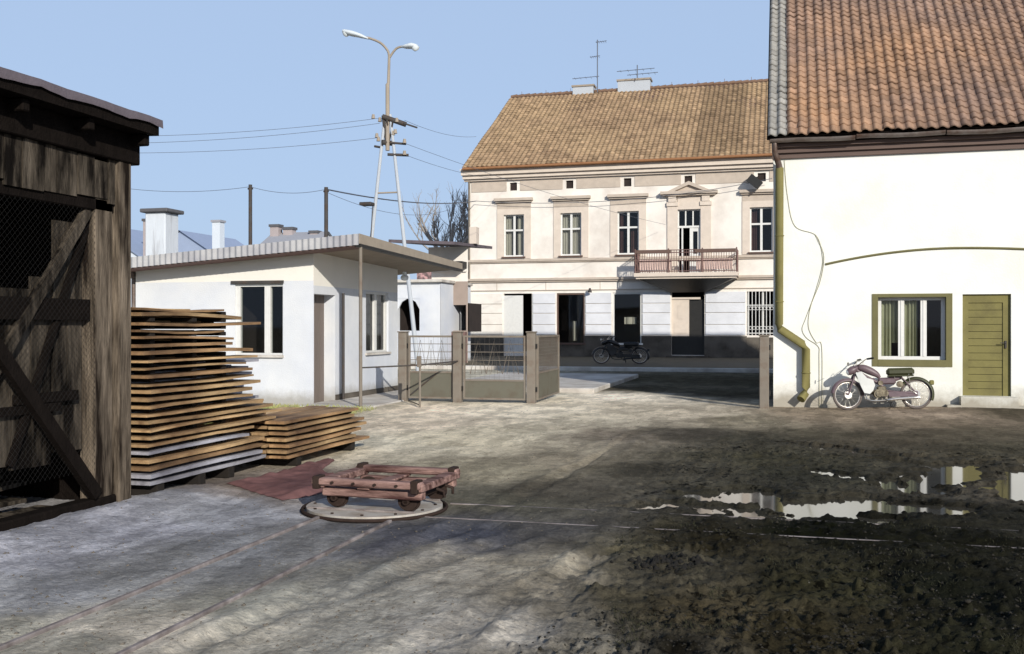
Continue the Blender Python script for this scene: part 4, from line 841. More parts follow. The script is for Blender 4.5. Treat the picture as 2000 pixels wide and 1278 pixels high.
for (x0, x1, y0, z1) in ((-12.1, -10.85, 58.3, 15.98), (-9.4, -7.5, 58.3, 16.15)):
    q = MB(); q.box(x0, x1, y0, y0 + .7, 14.9, z1 - .1); ch = P(q, 'chimney', M['pale_concrete'], th_)
    q = MB(); q.box(x0 - .06, x1 + .06, y0 - .06, y0 + .76, z1 - .1, z1); sub(q, 'chimney_cap', M['soffit'], ch)
def antenna(name, x, y, z0, h_, arms, label):
    r0 = tag(empty(name, (x, y, z0)), label, 'antenna'); q = MB(); q.tube([(0, 0, 0), (0, 0, h_)], .03, 6); q.build('mast', M['wire'], r0)
    q = MB()
    for (z, a, b_, r_) in arms:
        q.tube([(a, 0, z), (b_, 0, z + .05)], .018, 4)
        for k in range(5): t = a + (b_ - a) * (k + .5) / 5; q.tube([(t, -.25, z), (t, .25, z)], .01, 4)
    q.build('aerial', M['wire'], r0)
antenna('aerial_mast', -10.55, 58.0, 15.4, 3.1, [(2.95, -.1, .55, 0), (2.1, -.45, .15, 0), (.9, -1.5, .1, 0)], 'tall thin television mast rising from the left chimney of the town house')
antenna('roof_aerial', -8.2, 58.0, 16.1, .75, [(.45, -1.2, 1.0, 0), (.2, -.6, 1.2, 0)], 'low wide wire aerial over the right chimney of the town house')
fl = tag(empty('floodlight', (-1.2, HY, 8.6)), 'black floodlight on the town house wall under the eaves', 'floodlight')
q = MB(); q.tube([(.05, 0, .25), (-.1, -.35, .15)], .03, 6); q.build('bracket', M['black'], fl)
q = MB(); q.box(-.34, .34, -.12, .12, -.2, .2, Matrix.Translation((-.12, -.5, -.05)) @ Matrix.Rotation(R(40), 4, 'Y')); q.build('housing', M['black'], fl)
wl = tag(empty('wall_lamp', (-9.35, HY, 3.45)), 'small dark lamp bracket above the pier between the shop windows', 'lamp')
q = MB(); q.tube([(0, 0, 0), (0, -.3, .08)], .02, 6); q.build('arm', M['black'], wl); q = MB(); q.tube([(0, -.3, .1), (0, -.3, -.12)], [.05, .11], 10); q.build('lamp_shade', M['dark_metal'], wl)

# dark motorcycle in the shade before the town house
mo = tag(empty('motorcycle', (-7.1, 39.9, .11), R(6)), 'black motorcycle standing in the shade on the footway before the town house', 'motorcycle')
moped(mo, M['black_paint'], M['black_paint'], M['black_paint'], True); mo.scale = (1.25, 1.5, 1.15)

# ================================================================== LOW BUILDINGS LEFT OF THE TOWN HOUSE
BP = PlaneY(38.0)
ob = tag(empty('outbuilding', (-15, 38, 0)), 'low white outbuilding with round topped dark opening behind the kiosk', 'building')
q = MB(); wall(q, BP, -19, -13.30, -.1, 3.40, [(-15.15, -14.2, 1.45, 2.75)], .25); q.box(-13.31, -13.30, 38, 42, -.1, 3.4); P(q, 'wall', M['white_pl'], ob, False)
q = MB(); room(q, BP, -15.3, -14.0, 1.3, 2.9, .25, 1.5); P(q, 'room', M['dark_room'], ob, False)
q = MB()
for s_ in (-1, 1): q.prism([(-14.675 + s_ * .475, 2.3), (-14.675 + s_ * .475, 2.76), (-14.675 + s_ * .05, 2.76), (-14.675 + s_ * .30, 2.62)], BP, .02, .1)
P(q, 'arch_fill', M['white_pl'], ob)
q = MB(); q.bbox(-19.2, -13.2, 37.8, 42, 3.40, 3.52, .02); P(q, 'roof', M['concrete'], ob)
q = MB(); q.box(-14.28, -13.68, 37.9, 37.98, 3.5, 4.1); sg = tag(q.build('sign_board', M['sign']), 'small faded red and brown sign board above the white outbuilding', 'sign')
KP = PlaneY(39.6)
kb = tag(empty('shop_annex', (-14, 39.6, 0)), 'annex painted grey brown for shade, with wide dark counter opening beside the town house', 'building')
q = MB(); wall(q, KP, -14.4, -12.66, .0, 3.50, [(-13.85, -12.74, 1.45, 2.52)], .2); P(q, 'wall', M['shaded_pl'], kb, False)
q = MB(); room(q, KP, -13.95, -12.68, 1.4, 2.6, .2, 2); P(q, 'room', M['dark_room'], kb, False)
q = MB(); wall(q, KP, -14.4, -12.66, 3.5, 4.95); q.box(-14.2, -12.7, 39.5, 39.59, 3.9, 4.02); P(q, 'upper_wall', M['cream'], kb, False)
q = MB(); q.box(-13.8, -12.7, 38.9, 39.58, 4.02, 4.3); P(q, 'canopy', M['black'], kb)
q = MB(); q.box(-13.55, -12.7, 39.35, 39.59, .1, 1.4); P(q, 'counter_front', M['maroon'], kb)
q = MB(); vs = [(-15.3, 37.4, 5.0), (-12.5, 37.4, 4.85), (-12.6, 43, 5.1), (-15.3, 43, 5.3)]; q.add(vs + [(a, b_, c_ + .12) for a, b_, c_ in vs], [(0, 1, 2, 3), (4, 5, 6, 7), (0, 1, 5, 4), (1, 2, 6, 5), (3, 0, 4, 7)]); P(q, 'roof', M['felt'], kb)
q = MB(); q.box(-12.72, -12.42, 40, 40.4, 5.1, 5.8); P(q, 'chimney', M['surround'], kb)

# ================================================================== WHITE KIOSK (weighbridge hut)
GX, GY = -9.25, 18.6; GW0, GY1 = -13.44, 23.2
gk = tag(empty('kiosk', (GX, GY, 0)), 'white flat roofed kiosk with corrugated fascia, dark window and canopy on posts', 'kiosk')
GPy = PlaneY(GY); GPx = PlaneX(GX)
WL = (-11.05, -9.94, 1.02, 2.60); DR = (18.62, 19.62, -.02, 2.28); WR = (21.25, 22.62, 1.0, 2.42)
topf = lambda a: 2.95 + (a - GW0) / (GX - GW0) * .27
q = MB(); wall(q, GPy, GW0, GX, 2.55, 3.0, [], .2, topf)
wall(q, GPx, GY, GY1, 2.45, 3.2)
q.add([(GW0, GY, -.1), (GW0, GY1, -.1), (GW0, GY1, 2.95), (GW0, GY, 2.95)], [(0, 1, 2, 3)]); q.add([(GW0, GY1, -.1), (GX, GY1, -.1), (GX, GY1, 3.2), (GW0, GY1, 3.0)], [(0, 1, 2, 3)])
P(q, 'upper_wall', mat('creamy_white_paint', srgb(222, 219, 212), .9, .04, 2, .2, 50), gk, False)
q = MB(); wall(q, GPy, GW0, GX, -.1, 2.55, [(WL[0], WL[1], WL[2], 2.55)], .2); wall(q, GPx, GY, GY1, -.1, 2.45, [DR, WR], .34); P(q, 'wall', M['white_pl'], gk, False)
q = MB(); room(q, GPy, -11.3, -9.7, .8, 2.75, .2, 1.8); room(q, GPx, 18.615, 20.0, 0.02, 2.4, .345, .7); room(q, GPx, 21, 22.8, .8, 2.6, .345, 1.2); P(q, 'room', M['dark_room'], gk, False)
q = MB(); a, b_, z0, z1 = WL; z1 = 2.5
fbox(q, GPy, a, a + .10, z0, z1, .04, .14); fbox(q, GPy, b_ - .03, b_, z0, z1, .04, .14); fbox(q, GPy, a + .10, b_ - .03, z1 - .06, z1, .04, .14); fbox(q, GPy, a + .1, b_ - .03, z0, z0 + .04, .04, .14); fbox(q, GPy, -10.38, -10.25, z0 + .04, z1 - .06, .035, .14)
wf = P(q, 'window', M['white_wood'], gk)
q = MB(); q.add([GPy(a, z0, .09), GPy(b_, z0, .09), GPy(b_, z1, .09), GPy(a, z1, .09)], [(0, 1, 2, 3)]); sub(q, 'pane', M['glass'], wf, False)
q = MB(); fbox(q, GPy, a - .03, b_ + .02, z0 - .05, z0, -.06, .05); sub(q, 'sill', M['concrete'], wf)
q = MB(); fbox(q, GPy, a - .07, b_ + .02, 2.5, 2.56, -.05, .12); sub(q, 'lintel', M['dark_metal'], wf)
q = MB(); a, b_, z0, z1 = WR
fbox(q, GPx, a, a + .09, z0, z1, .05, .14); fbox(q, GPx, b_ - .09, b_, z0, z1, .05, .14); fbox(q, GPx, a + .09, b_ - .09, z0, z0 + .05, .05, .14); fbox(q, GPx, a + .09, b_ - .09, z1 - .05, z1, .05, .14); fbox(q, GPx, 21.85, 21.98, z0 + .05, z1 - .05, .045, .14)
wf = P(q, 'window', M['white_wood'], gk)
q = MB(); q.add([GPx(a, z0, .1), GPx(b_, z0, .1), GPx(b_, z1, .1), GPx(a, z1, .1)], [(0, 1, 2, 3)]); sub(q, 'pane', M['glass'], wf, False)
q = MB(); curtain(q, GPx, a + .5, b_ - .05, z0, z1, .25, .03, 4); sub(q, 'curtain', M['curtain'], wf, False)
q = MB(); fbox(q, GPx, a - .05, b_ + .05, z0 - .05, z0, -.05, .05); sub(q, 'sill', M['concrete'], wf)
q = MB(); fbox(q, GPx, DR[0], DR[1], DR[2], DR[3], .26, .31); 
for k in range(1, 5): zz = DR[0] + k * .2; fbox(q, GPx, zz, zz + .008, DR[2] + .02, DR[3], .254, .26)
dd = P(q, 'door', M['door_brown'], gk); q = MB(); fbox(q, GPx, DR[0] + .08, DR[0] + .12, 1.0, 1.15, .235, .26); q.tube([GPx(DR[0] + .1, 1.1, .25), GPx(DR[0] + .1, 1.1, .2), GPx(DR[0] + .2, 1.1, .2)], .01, 6); sub(q, 'handle', M['dark_metal'], dd)
q = MB(); fbox(q, GPx, DR[1], GY1, -.1, .12, -.03, 0.0); fbox(q, GPx, DR[1], GY1, .12, .15, -.012, 0.0); P(q, 'plinth', M['plinth'], gk)
q = MB(); q.tube([(GX + .06, 19.9, 2.33), (GX + .06, 19.9, .02)], .032, 8); P(q, 'downpipe', M['dark_metal'], gk)
# roof slab: slopes down to the left and towards the back
CX, CY = -8.0, 18.05; LX = -14.2; BY = 24.5
def rz(x, y): return 3.22 + (x - CX) * .072 - (y - CY) * .022
q = MB(); C4 = [(LX, CY), (CX, CY), (CX, BY), (LX, BY)]
q.add([(x, y, rz(x, y) + .012) for x, y in C4] + [(x, y, rz(x, y) + .17) for x, y in C4], [(0, 1, 2, 3), (4, 5, 6, 7), (0, 1, 5, 4), (1, 2, 6, 5), (2, 3, 7, 6), (3, 0, 4, 7)]); ks = P(q, 'roof', M['soffit'], gk)
q = MB(); n = 420; vs = []; fs = []                            # corrugated strip along the front edge
for i in range(n + 1):
    x = LX + (CX - LX) * i / n; o_ = .018 * math.sin(i / n * (CX - LX) / .135 * 2 * math.pi); y = CY - .03 - o_
    vs += [(x, y, rz(x, CY) - .015), (x, y, rz(x, CY) + .205)]
for i in range(n): fs.append((2 * i, 2 * i + 2, 2 * i + 3, 2 * i + 1))
q.add(vs, fs, True); sub(q, 'corrugated_fascia', M['fascia'], ks, False)
q = MB(); q.add([(CX + .02, CY - .03, rz(CX, CY) + .01), (CX + .02, BY, rz(CX, BY) + .01), (CX + .02, BY, rz(CX, BY) + .16), (CX + .02, CY - .03, rz(CX, CY) + .205), (CX + .005, CY - .03, rz(CX, CY) + .01), (CX + .005, BY, rz(CX, BY) + .01), (CX + .005, BY, rz(CX, BY) + .16), (CX + .005, CY - .03, rz(CX, CY) + .205)], [(0, 1, 2, 3), (4, 5, 6, 7), (0, 1, 5, 4), (2, 3, 7, 6), (1, 2, 6, 5), (0, 3, 7, 4)]); sub(q, 'side_fascia', M['soffit'], ks)
q = MB(); q.add([(CX + .03, CY, rz(CX, CY) - .05), (CX + .03, BY, rz(CX, BY) - .05), (CX + .03, BY, rz(CX, BY) + .008), (CX + .03, CY, rz(CX, CY) + .008), (CX - .08, CY, rz(CX, CY) - .05), (CX - .08, BY, rz(CX, BY) - .05), (CX - .08, BY, rz(CX, BY) + .008), (CX - .08, CY, rz(CX, CY) + .008)], [(0, 1, 2, 3), (4, 5, 6, 7), (0, 1, 5, 4), (2, 3, 7, 6), (0, 3, 7, 4)]); sub(q, 'edge_beam', M['black'], ks)
q = MB(); q.add([(LX, CY, rz(LX, CY) - .03), (CX - .1, CY, rz(CX - .1, CY) - .03), (CX - .1, CY, rz(CX - .1, CY) + .008), (LX, CY, rz(LX, CY) + .008), (LX, CY + .5, rz(LX, CY) - .04), (CX - .1, CY + .5, rz(CX - .1, CY) - .04), (CX - .1, CY + .5, rz(CX - .1, CY)), (LX, CY + .5, rz(LX, CY))], [(0, 1, 2, 3), (4, 5, 6, 7), (0, 1, 5, 4), (0, 3, 7, 4)]); sub(q, 'edge_batten', M['maroon'], ks)
q = MB(); q.tube([(CX - .0, 18.12, -.05), (CX - .0, 18.12, 3.17)], .035, 10); P(q, 'canopy_post', M['taupe'], gk)
q = MB(); q.tube([(GX + .5, 22.4, 2.92), (GX + .5, 22.4, 2.82)], [.05, .06], 10); q.ring((GX + .5, 22.4, 2.78), (0, 0, 1), .03, .07, 14, 8); P(q, 'ceiling_lamp', M['lamp_glass'], gk)
q = MB(); q.tube([(GW0 - .12, GY + .1, 2.8), (GW0 - .12, GY + .1, .1)], .05, 8); q.box(GW0 - .3, GW0 - .02, GY - .1, GY + .3, 2.66, 2.82); P(q, 'gutter_box', M['zinc'], gk)
q = MB(); q.bbox(GX - .1, CX + .15, 18.0, 24.0, -.1, .035, .02); tag(q.build('apron_slab', M['concrete']), kind='structure')
# chimney on the kiosk's rear roof belongs to the boiler house behind it
bx = tag(empty('boiler_house_chimney', (-15.7, 23, 0)), 'stained white square chimney with dark slab cap behind the kiosk roof', 'chimney')
from mathutils import Vector as V3
q = MB(); q.bbox(-16.05, -15.45, 22.6, 23.2, 2.0, 4.58, .02); P(q, 'stack', M['chimney'], bx)
q = MB(); q.bbox(-16.15, -15.34, 22.5, 23.3, 4.58, 4.68, .02); P(q, 'cap', M['cap'], bx)

# ================================================================== GATES
def mesh_fill(q, fn, a0, a1, z0, z1, d, step=.07, r_=.0022):
    n = int((a1 - a0) / step)
    for i in range(n + 1): a = a0 + (a1 - a0) * i / n; q.tube([fn(a, z0, d), fn(a, z1, d)], r_, 3, cap=False)
    n = int((z1 - z0) / (step * 1.4))
    for i in range(n + 1): z = z0 + (z1 - z0) * i / n; q.tube([fn(a0, z, d), fn(a1, z, d)], r_, 3, cap=False)
def gate_post(x, y, label, h_=1.48, wd=.09):
    r0 = tag(empty('gate_post', (x, y, 0)), label, 'gate post', 'square posts of the yard gate'); q = MB(); q.bbox(-wd, wd, -wd, wd, -.1, h_, .012); q.build('shaft', M['taupe'], r0)
    q = MB(); q.bbox(-wd - .015, wd + .015, -wd - .015, wd + .015, h_, h_ + .03, .01); q.build('cap', M['taupe'], r0)
    for z in (.25, 1.15): q = MB(); q.box(wd, wd + .03, -.03, .03, z, z + .1); q.build('hinge', M['black'], r0)
    return r0
GYp = 20.15
gate_post(-7.90, GYp, 'taupe gate post beside the kiosk wall, leftmost of the row')
gate_post(-6.66, GYp - .02, 'taupe gate post between the wicket gate and the low mesh panel')
gate_post(-5.06, GYp + .02, 'taupe gate post carrying the open gate leaf')
gate_post(-.36, GYp + .0, 'taupe gate post standing at the corner of the pale yellow house', 1.42)
def gate_panel(name, label, org, rz_, wdt, h_, solid, diag=0, cat='gate', zig=True, mesh=False):
    r0 = tag(empty(name, org, rz_), label, cat); fn = lambda a, z, d=0: Vector((a, d, z)); q = MB(); z0 = .07
    for (a, b_) in ((0, .04), (wdt - .04, wdt)): fbox(q, fn, a, b_, z0, h_, -.02, .02)
    fbox(q, fn, .04, wdt - .04, h_ - .04, h_, -.019, .019); fbox(q, fn, .04, wdt - .04, z0, z0 + .04, -.019, .019); fbox(q, fn, .04, wdt - .04, solid, solid + .035, -.019, .019)
    q.build('frame', M['taupe'], r0)
    q = MB(); fbox(q, fn, .04, wdt - .04, z0 + .04, solid, -.004, .004); q.build('sheet_panel', M['green_sheet'], r0)
    q = MB()
    if zig:
        zt = h_ - .05; zm = solid + .05; zr = h_ - .35
        for z in (zr, zr - .17, zr + .17): q.tube([fn(.04, z), fn(wdt - .04, z)], .007, 5)
        k = 3; w_ = (wdt - .3) / k
        for i in range(k):
            a = .15 + i * w_; q.tube([fn(a, zm + .1), fn(a + w_ / 2, zt - .05), fn(a + w_, zm + .1)], .008, 5)
            q.tube([fn(a + .1, zm + .1), fn(a + w_ / 2, zt - .22), fn(a + w_ - .1, zm + .1)], .006, 5)
    if mesh: mesh_fill(q, fn, .04, wdt - .04, solid + .03, h_ - .04, 0, .05, .0035)
    else: mesh_fill(q, fn, .04, wdt - .04, solid + .03, h_ - .04, .01, .1, .002)
    q.build('wire_infill', M['taupe'], r0)
    if diag: q = MB(); q.tube([fn(.06, z0 + .08, -.03), fn(wdt * .62, solid - .02, -.03)], .016, 6); q.build('brace', M['dark_metal'], r0)
    return r0
gate_panel('wicket_gate', 'small taupe wicket gate with diagonal brace beside the kiosk', (-7.78, GYp, 0), 0, 1.02, 1.42, .62, 1)
gate_panel('fence_panel', 'fixed gate panel with zigzag bars over a grey green sheet', (-6.54, GYp, 0), 0, 1.36, 1.42, .46, 0, 'fence panel')
gate_panel('gate_leaf', 'meshed gate leaf swung open towards the street', (-4.95, GYp + .1, 0), R(92), 2.42, 1.42, .62, 0, 'gate', False, True)
hr = tag(empty('handrail', (-7.0, 18.75, 0)), 'thin pipe handrail on a post before the wicket gate', 'handrail')
q = MB(); q.tube([(0, 0, -.05), (0, 0, .95)], .024, 8); q.bbox(-.05, .03, -.04, .02, .80, 1.02, .008); q.build('post', M['taupe'], hr)
q = MB(); q.tube([(-1.0, -.62, .80), (0, 0, .84), (.38, 1.35, .88)], .017, 6); q.tube([(0, 0, .04), (-.75, 1.3, .03)], .012, 5); q.build('rail', M['dark_metal'], hr)

# ================================================================== SHED
SX = -5.8; SP = PlaneX(SX)
sh = tag(empty('timber_shed', (SX, 6, 0)), 'old dark timber shed with boarded and wire meshed side and felt roof', 'shed')
q = MB(); q.bbox(SX - .10, SX + .05, 7.72, 7.90, .0, 3.33, .012); q.bbox(SX - .16, SX - .0, 7.46, 7.70, .02, 3.05, .01); P(q, 'corner_post', M['wood_post'], sh)
q = MB(); q.bbox(SX - .14, SX + .02, 3.0, 7.95, -.05, .10, .015); P(q, 'sill_beam', M['wood_dark'], sh)
# boards of the upper band
y = 3.4
while y < 7.68:
    w_ = random.uniform(.15, .26); q = MB(); zt = 3.10 + random.uniform(-.04, .03); zb_ = 2.72 + random.uniform(-.025, .025); e = min(y + w_ - .012, 7.70)
    fbox(q, SP, y, e, zb_, zt, -.02 + random.uniform(-.006, .006), .005); P(q, 'board', M['wood_old'], sh); y += w_
q = MB(); q.bbox(SX - .12, SX + .0, 3.0, 7.72, 2.62, 2.73, .01); q.bbox(SX - .12, SX + .07, 3.0, 8.0, 3.09, 3.36, .01); P(q, 'rail_and_shade_beam', M['wood_dark'], sh)  # upper board added near-black to carry the shade under the eave
# leaf boards set back, with gaps, ragged top stepping down away from the post
y = 4.2
while y < 7.42:
    w_ = random.uniform(.15, .25); q = MB(); t = (y - 6.2) / 1.3
    zt = 2.5 if y > 7.05 else (1.98 + random.uniform(-.04, .04) if y > 6.75 else 1.86 + random.uniform(-.05, .05)); zb_ = .50 + random.uniform(-.05, .05)
    fbox(q, SP, y, min(y + w_ - .014, 7.44), zb_, zt, .11 + random.uniform(-.006, .006), .135); P(q, 'board', M['wood_old'], sh); y += w_ + (0.03 if random.random() < .25 else 0)
q = MB(); fbox(q, SP, 4.2, 7.45, 1.66, 1.84, .04, .10); fbox(q, SP, 4.2, 7.1, .90, .97, .05, .10); fbox(q, SP, 6.6, 7.30, .98, 1.06, .04, .10); P(q, 'ledge', M['wood_dark'], sh)
def brace(p, r_, wdt=.07, d=-.02, material='wood_dark', name='brace'):
    (a0, z0), (a1, z1) = p; L = math.hypot(a1 - a0, z1 - z0); nx, nz_ = -(z1 - z0) / L * wdt / 2, (a1 - a0) / L * wdt / 2
    q = MB(); q.prism([(a0 + nx, z0 + nz_), (a1 + nx, z1 + nz_), (a1 - nx, z1 - nz_), (a0 - nx, z0 - nz_)], SP, d, d + r_); return P(q, name, M[material], sh)
brace(((7.45, .14), (5.6, 2.25)), .07, .11, -.05); brace(((5.6, .30), (7.42, 2.62)), .05, .09, .02, 'wood_old'); brace(((6.55, .5), (7.5, 2.6)), .04, .06, .06)
brace(((6.10, .9), (6.85, 1.9)), .04, .07, .05)
q = MB(); s = .055; z = -2.0                                  # diamond wire netting
k = 0
y0n, y1n, z0n, z1n = 4.6, 7.46, .35, 2.62
import itertools
c0 = y0n - (z1n - z0n)
while c0 < y1n:
    a, b_ = max(c0, y0n), min(c0 + (z1n - z0n), y1n)
    if b_ > a:
        q.tube([SP(a, z0n + (a - c0), .0), SP(b_, z0n + (b_ - c0), .0)], .0011, 3, cap=False); q.tube([SP(a, z1n - (a - c0), .0), SP(b_, z1n - (b_ - c0), .0)], .0011, 3, cap=False)
    c0 += s
P(q, 'wire_netting', M['black'], sh)
# back and end walls, dark inside
q = MB(); q.box(SX - 3.6, SX - 3.55, 2.6, 7.9, -.05, 3.3); q.box(SX - 3.55, SX - .12, 2.6, 2.65, -.05, 3.3); 
P(q, 'rear_wall', M['wood_dark'], sh)
q = MB(); q.box(SX - 3.6, SX - .12, 7.84, 7.88, -.05, 3.3); P(q, 'end_wall', M['wood_dark'], sh)
# roof
q = MB(); C4 = [(-9.9, 2.2), (-5.52, 2.2), (-5.52, 7.98), (-9.9, 7.98)]; rzz = lambda x, y: 3.35 + (x + 5.52) * -.03
q.add([(x, y, rzz(x, y)) for x, y in C4] + [(x, y, rzz(x, y) + .10) for x, y in C4], [(0, 1, 2, 3), (4, 5, 6, 7), (0, 1, 5, 4), (1, 2, 6, 5), (2, 3, 7, 6), (3, 0, 4, 7)])
for k in range(8): y = 2.6 + k * .75; q.bbox(-9.7, -5.58, y, y + .08, 3.25, 3.35, .01)
rf = P(q, 'roof', M['wood_dark'], sh)
q = MB(); n = 60; vs = []; fs = []
for i in range(n + 1):
    y = 2.15 + (8.01 - 2.15) * i / n; dz = .012 * math.sin(i * .9) + random.uniform(-.006, .006)
    vs += [(-9.95, y, 3.64), (-5.7, y, 3.50 + dz * .3), (-5.50, y, 3.50 + dz * .3), (-5.495, y, 3.43 + dz)]
for i in range(n):
    for j in range(3): fs.append((i * 4 + j, i * 4 + j + 1, i * 4 + 5 + j, i * 4 + 4 + j))
q.add(vs, fs, True); sub(q, 'roofing_felt', M['felt'], rf, False)

# ================================================================== LUMBER
def plank(x0, x1, y0, y1, z, th, material, label, group, tilt=0, sagv=0, cat='board'):
    n = 5; vs = []; fs = []; cx, cy = (x0 + x1) / 2, (y0 + y1) / 2; kx = random.uniform(-.012, .012)
    for i in range(n + 1):
        t = i / n; y = y0 + (y1 - y0) * t - cy; dz = sagv * math.sin(math.pi * t) + tilt * y + random.uniform(-.003, .003); dx = kx * math.sin(t * 3)
        for (x, zz) in ((x0, 0), (x1, 0), (x1, th), (x0, th)): vs.append((x - cx + dx, y + random.uniform(-.004, .004), zz + dz))
    for i in range(n):
        for j in range(4): fs.append((i * 4 + j, i * 4 + (j + 1) % 4, (i + 1) * 4 + (j + 1) % 4, (i + 1) * 4 + j))
    fs += [(0, 1, 2, 3), tuple(n * 4 + j for j in range(4))]
    q = MB(); q.add(vs, fs); o = q.build('lumber_board', material, None, (cx, cy, z)); o.rotation_euler = (0, 0, random.uniform(-.016, .016)); return tag(o, label, cat, group)
PITCH = .071
g1 = 'sawn boards in the tall stack'
for lvl in range(24):
    z = .13 + lvl * PITCH; t = lvl / 23
    # far end profile of the stack: bulging low, stepping back high
    end = 9.95 if lvl < 6 else (10.35 if lvl < 10 else (9.95 if lvl < 18 else 9.55))
    for cidx in range(3):
        x1 = -5.63 - cidx * .31 - (0 if lvl < 12 else .02 * (lvl - 12) * .4) + random.uniform(-.045, .03); x0 = x1 - .27
        e = end + random.uniform(-.3, .25) + (cidx * .34 if 5 < lvl < 16 else 0) + (.55 if lvl == 21 and cidx == 0 else 0)
        grey = (cidx > 0 and 8 < lvl < 16) or (lvl < 5 and random.random() < .5)
        m_ = M['plank_c'] if grey else (M['plank_a'] if random.random() < .55 else M['plank_b'])
        lab = {0: 'rough tan board on the side of the tall lumber stack facing the yard', 1: 'rough board in the middle row of the tall lumber stack', 2: 'rough board in the rear row of the tall lumber stack'}[cidx]
        if lvl == 21 and cidx == 0: lab = 'long tan board sticking out near the top of the tall lumber stack'
        if lvl == 23: lab = ['topmost board of the tall lumber stack, at the yard side', 'topmost board of the tall lumber stack, in the middle row', 'topmost board of the tall lumber stack, in the rear row'][cidx]
        ordn = ['lowest', 'second', 'third', 'fourth', 'fifth', 'sixth', 'seventh', 'eighth', 'ninth', 'tenth', 'eleventh', 'twelfth', 'thirteenth', 'fourteenth', 'fifteenth', 'sixteenth', 'seventeenth', 'eighteenth', 'nineteenth', 'twentieth', 'twenty-first', 'twenty-second', 'twenty-third', 'topmost'][lvl]
        if lvl < 23 and not (lvl == 21 and cidx == 0): lab = ['rough tan board', 'rough board', 'rough board'][cidx] + ' in the ' + ordn + (' layer from the ground' if lvl else ' layer') + ' of the tall stack, ' + ['yard side', 'middle row', 'rear row'][cidx]
        bow = random.uniform(-.02, .016) if lvl < 19 else random.uniform(-.03, .02)
        plank(x0, x1, 7.99 + random.uniform(-.02, .03), e, z, .026 + random.uniform(-.007, .010), m_, lab, g1, random.uniform(-.004, .004) if lvl < 19 else random.uniform(-.02, .01), bow)
def bearer(name, x0, x1, y, z0, z1, label, group): q = MB(); q.bbox(-(x1 - x0) / 2, (x1 - x0) / 2, -.04, .04, z0, z1, .006); return tag(q.build(name, M['sticker'], None, ((x0 + x1) / 2, y, 0)), label, 'batten', group)
ORD = ['lowest', 'second', 'third', 'fourth', 'fifth', 'sixth', 'seventh', 'eighth', 'ninth', 'tenth', 'eleventh', 'twelfth', 'thirteenth', 'fourteenth', 'fifteenth', 'sixteenth', 'seventeenth', 'eighteenth', 'nineteenth', 'twentieth', 'twenty-first', 'twenty-second', 'topmost']
for y, wh in ((8.2, 'beside the shed'), (8.9, 'at mid length'), (9.45, 'towards the kiosk')):
    for lvl in range(23): z = .13 + lvl * PITCH + .030; bearer('spacer_batten', -6.52, -5.74, y, z, z + PITCH - .030, 'dark spacer batten in the ' + ORD[lvl] + ' gap of the tall stack, ' + wh, 'spacer battens in the tall stack')
    q = MB(); q.bbox(-.45, .45, -.06, .06, 0, .13, .01); tag(q.build('bearer', M['sticker'], None, (-6.1, y, 0)), 'dark timber bearer under the tall lumber stack, ' + wh, 'bearer', 'bearers under the tall stack')
g2 = 'sawn boards in the low stack'
for lvl in range(7):
    z = .11 + lvl * .066
    for cidx in range(4):
        x1 = -5.36 - cidx * .26 - lvl * .006; x0 = x1 - .245
        lab = 'rough board in the low lumber stack next to the tall one' if lvl < 6 else ['uppermost board of the low lumber stack, nearest the cart', 'uppermost board of the low lumber stack, second from the cart', 'uppermost board of the low lumber stack, third from the cart', 'uppermost board of the low lumber stack, farthest from the cart'][cidx]
        if lvl < 6: lab = 'rough board in the ' + ['lowest', 'second', 'third', 'fourth', 'fifth', 'sixth'][lvl] + ' layer of the low stack, ' + ['nearest the cart', 'second from the cart', 'third from the cart', 'farthest from the cart'][cidx]
        plank(x0, x1, 10.15 + random.uniform(-.06, .06), 12.15 + random.uniform(-.2, .25), z, .034, M['plank_a'] if random.random() < .6 else M['plank_b'], lab, g2, 0, random.uniform(-.02, .01))
for y, wh in ((10.5, 'near end'), (12.0, 'far end')):
    for lvl in range(6): z = .11 + lvl * .066 + .036; bearer('spacer_batten', -6.36, -5.44, y, z, z + .03, 'dark spacer batten in the ' + ORD[lvl] + ' gap of the low stack, ' + wh, 'spacer battens in the low stack')
    q = MB(); q.bbox(-.5, .5, -.06, .06, 0, .11, .01); tag(q.build('bearer', M['sticker'], None, (-5.9, y, 0)), 'dark timber bearer under the low lumber stack, ' + wh, 'bearer', 'bearers under the low stack')
# loose offcuts at the foot of the shed
for k in range(7):
    x1 = -5.98 - k * .17; plank(x1 - .16, x1, 4.8 + random.uniform(-.3, .3), 7.2 + random.uniform(-.3, .3), .06 + k * .07, .035, M['wood_old'], 'weathered grey offcut board inside the shed, ' + ['nearest the sill', 'second from the sill', 'third from the sill', 'fourth from the sill', 'fifth from the sill', 'sixth from the sill', 'deepest in the shed'][k], 'offcut boards inside the shed', random.uniform(-.03, .03))

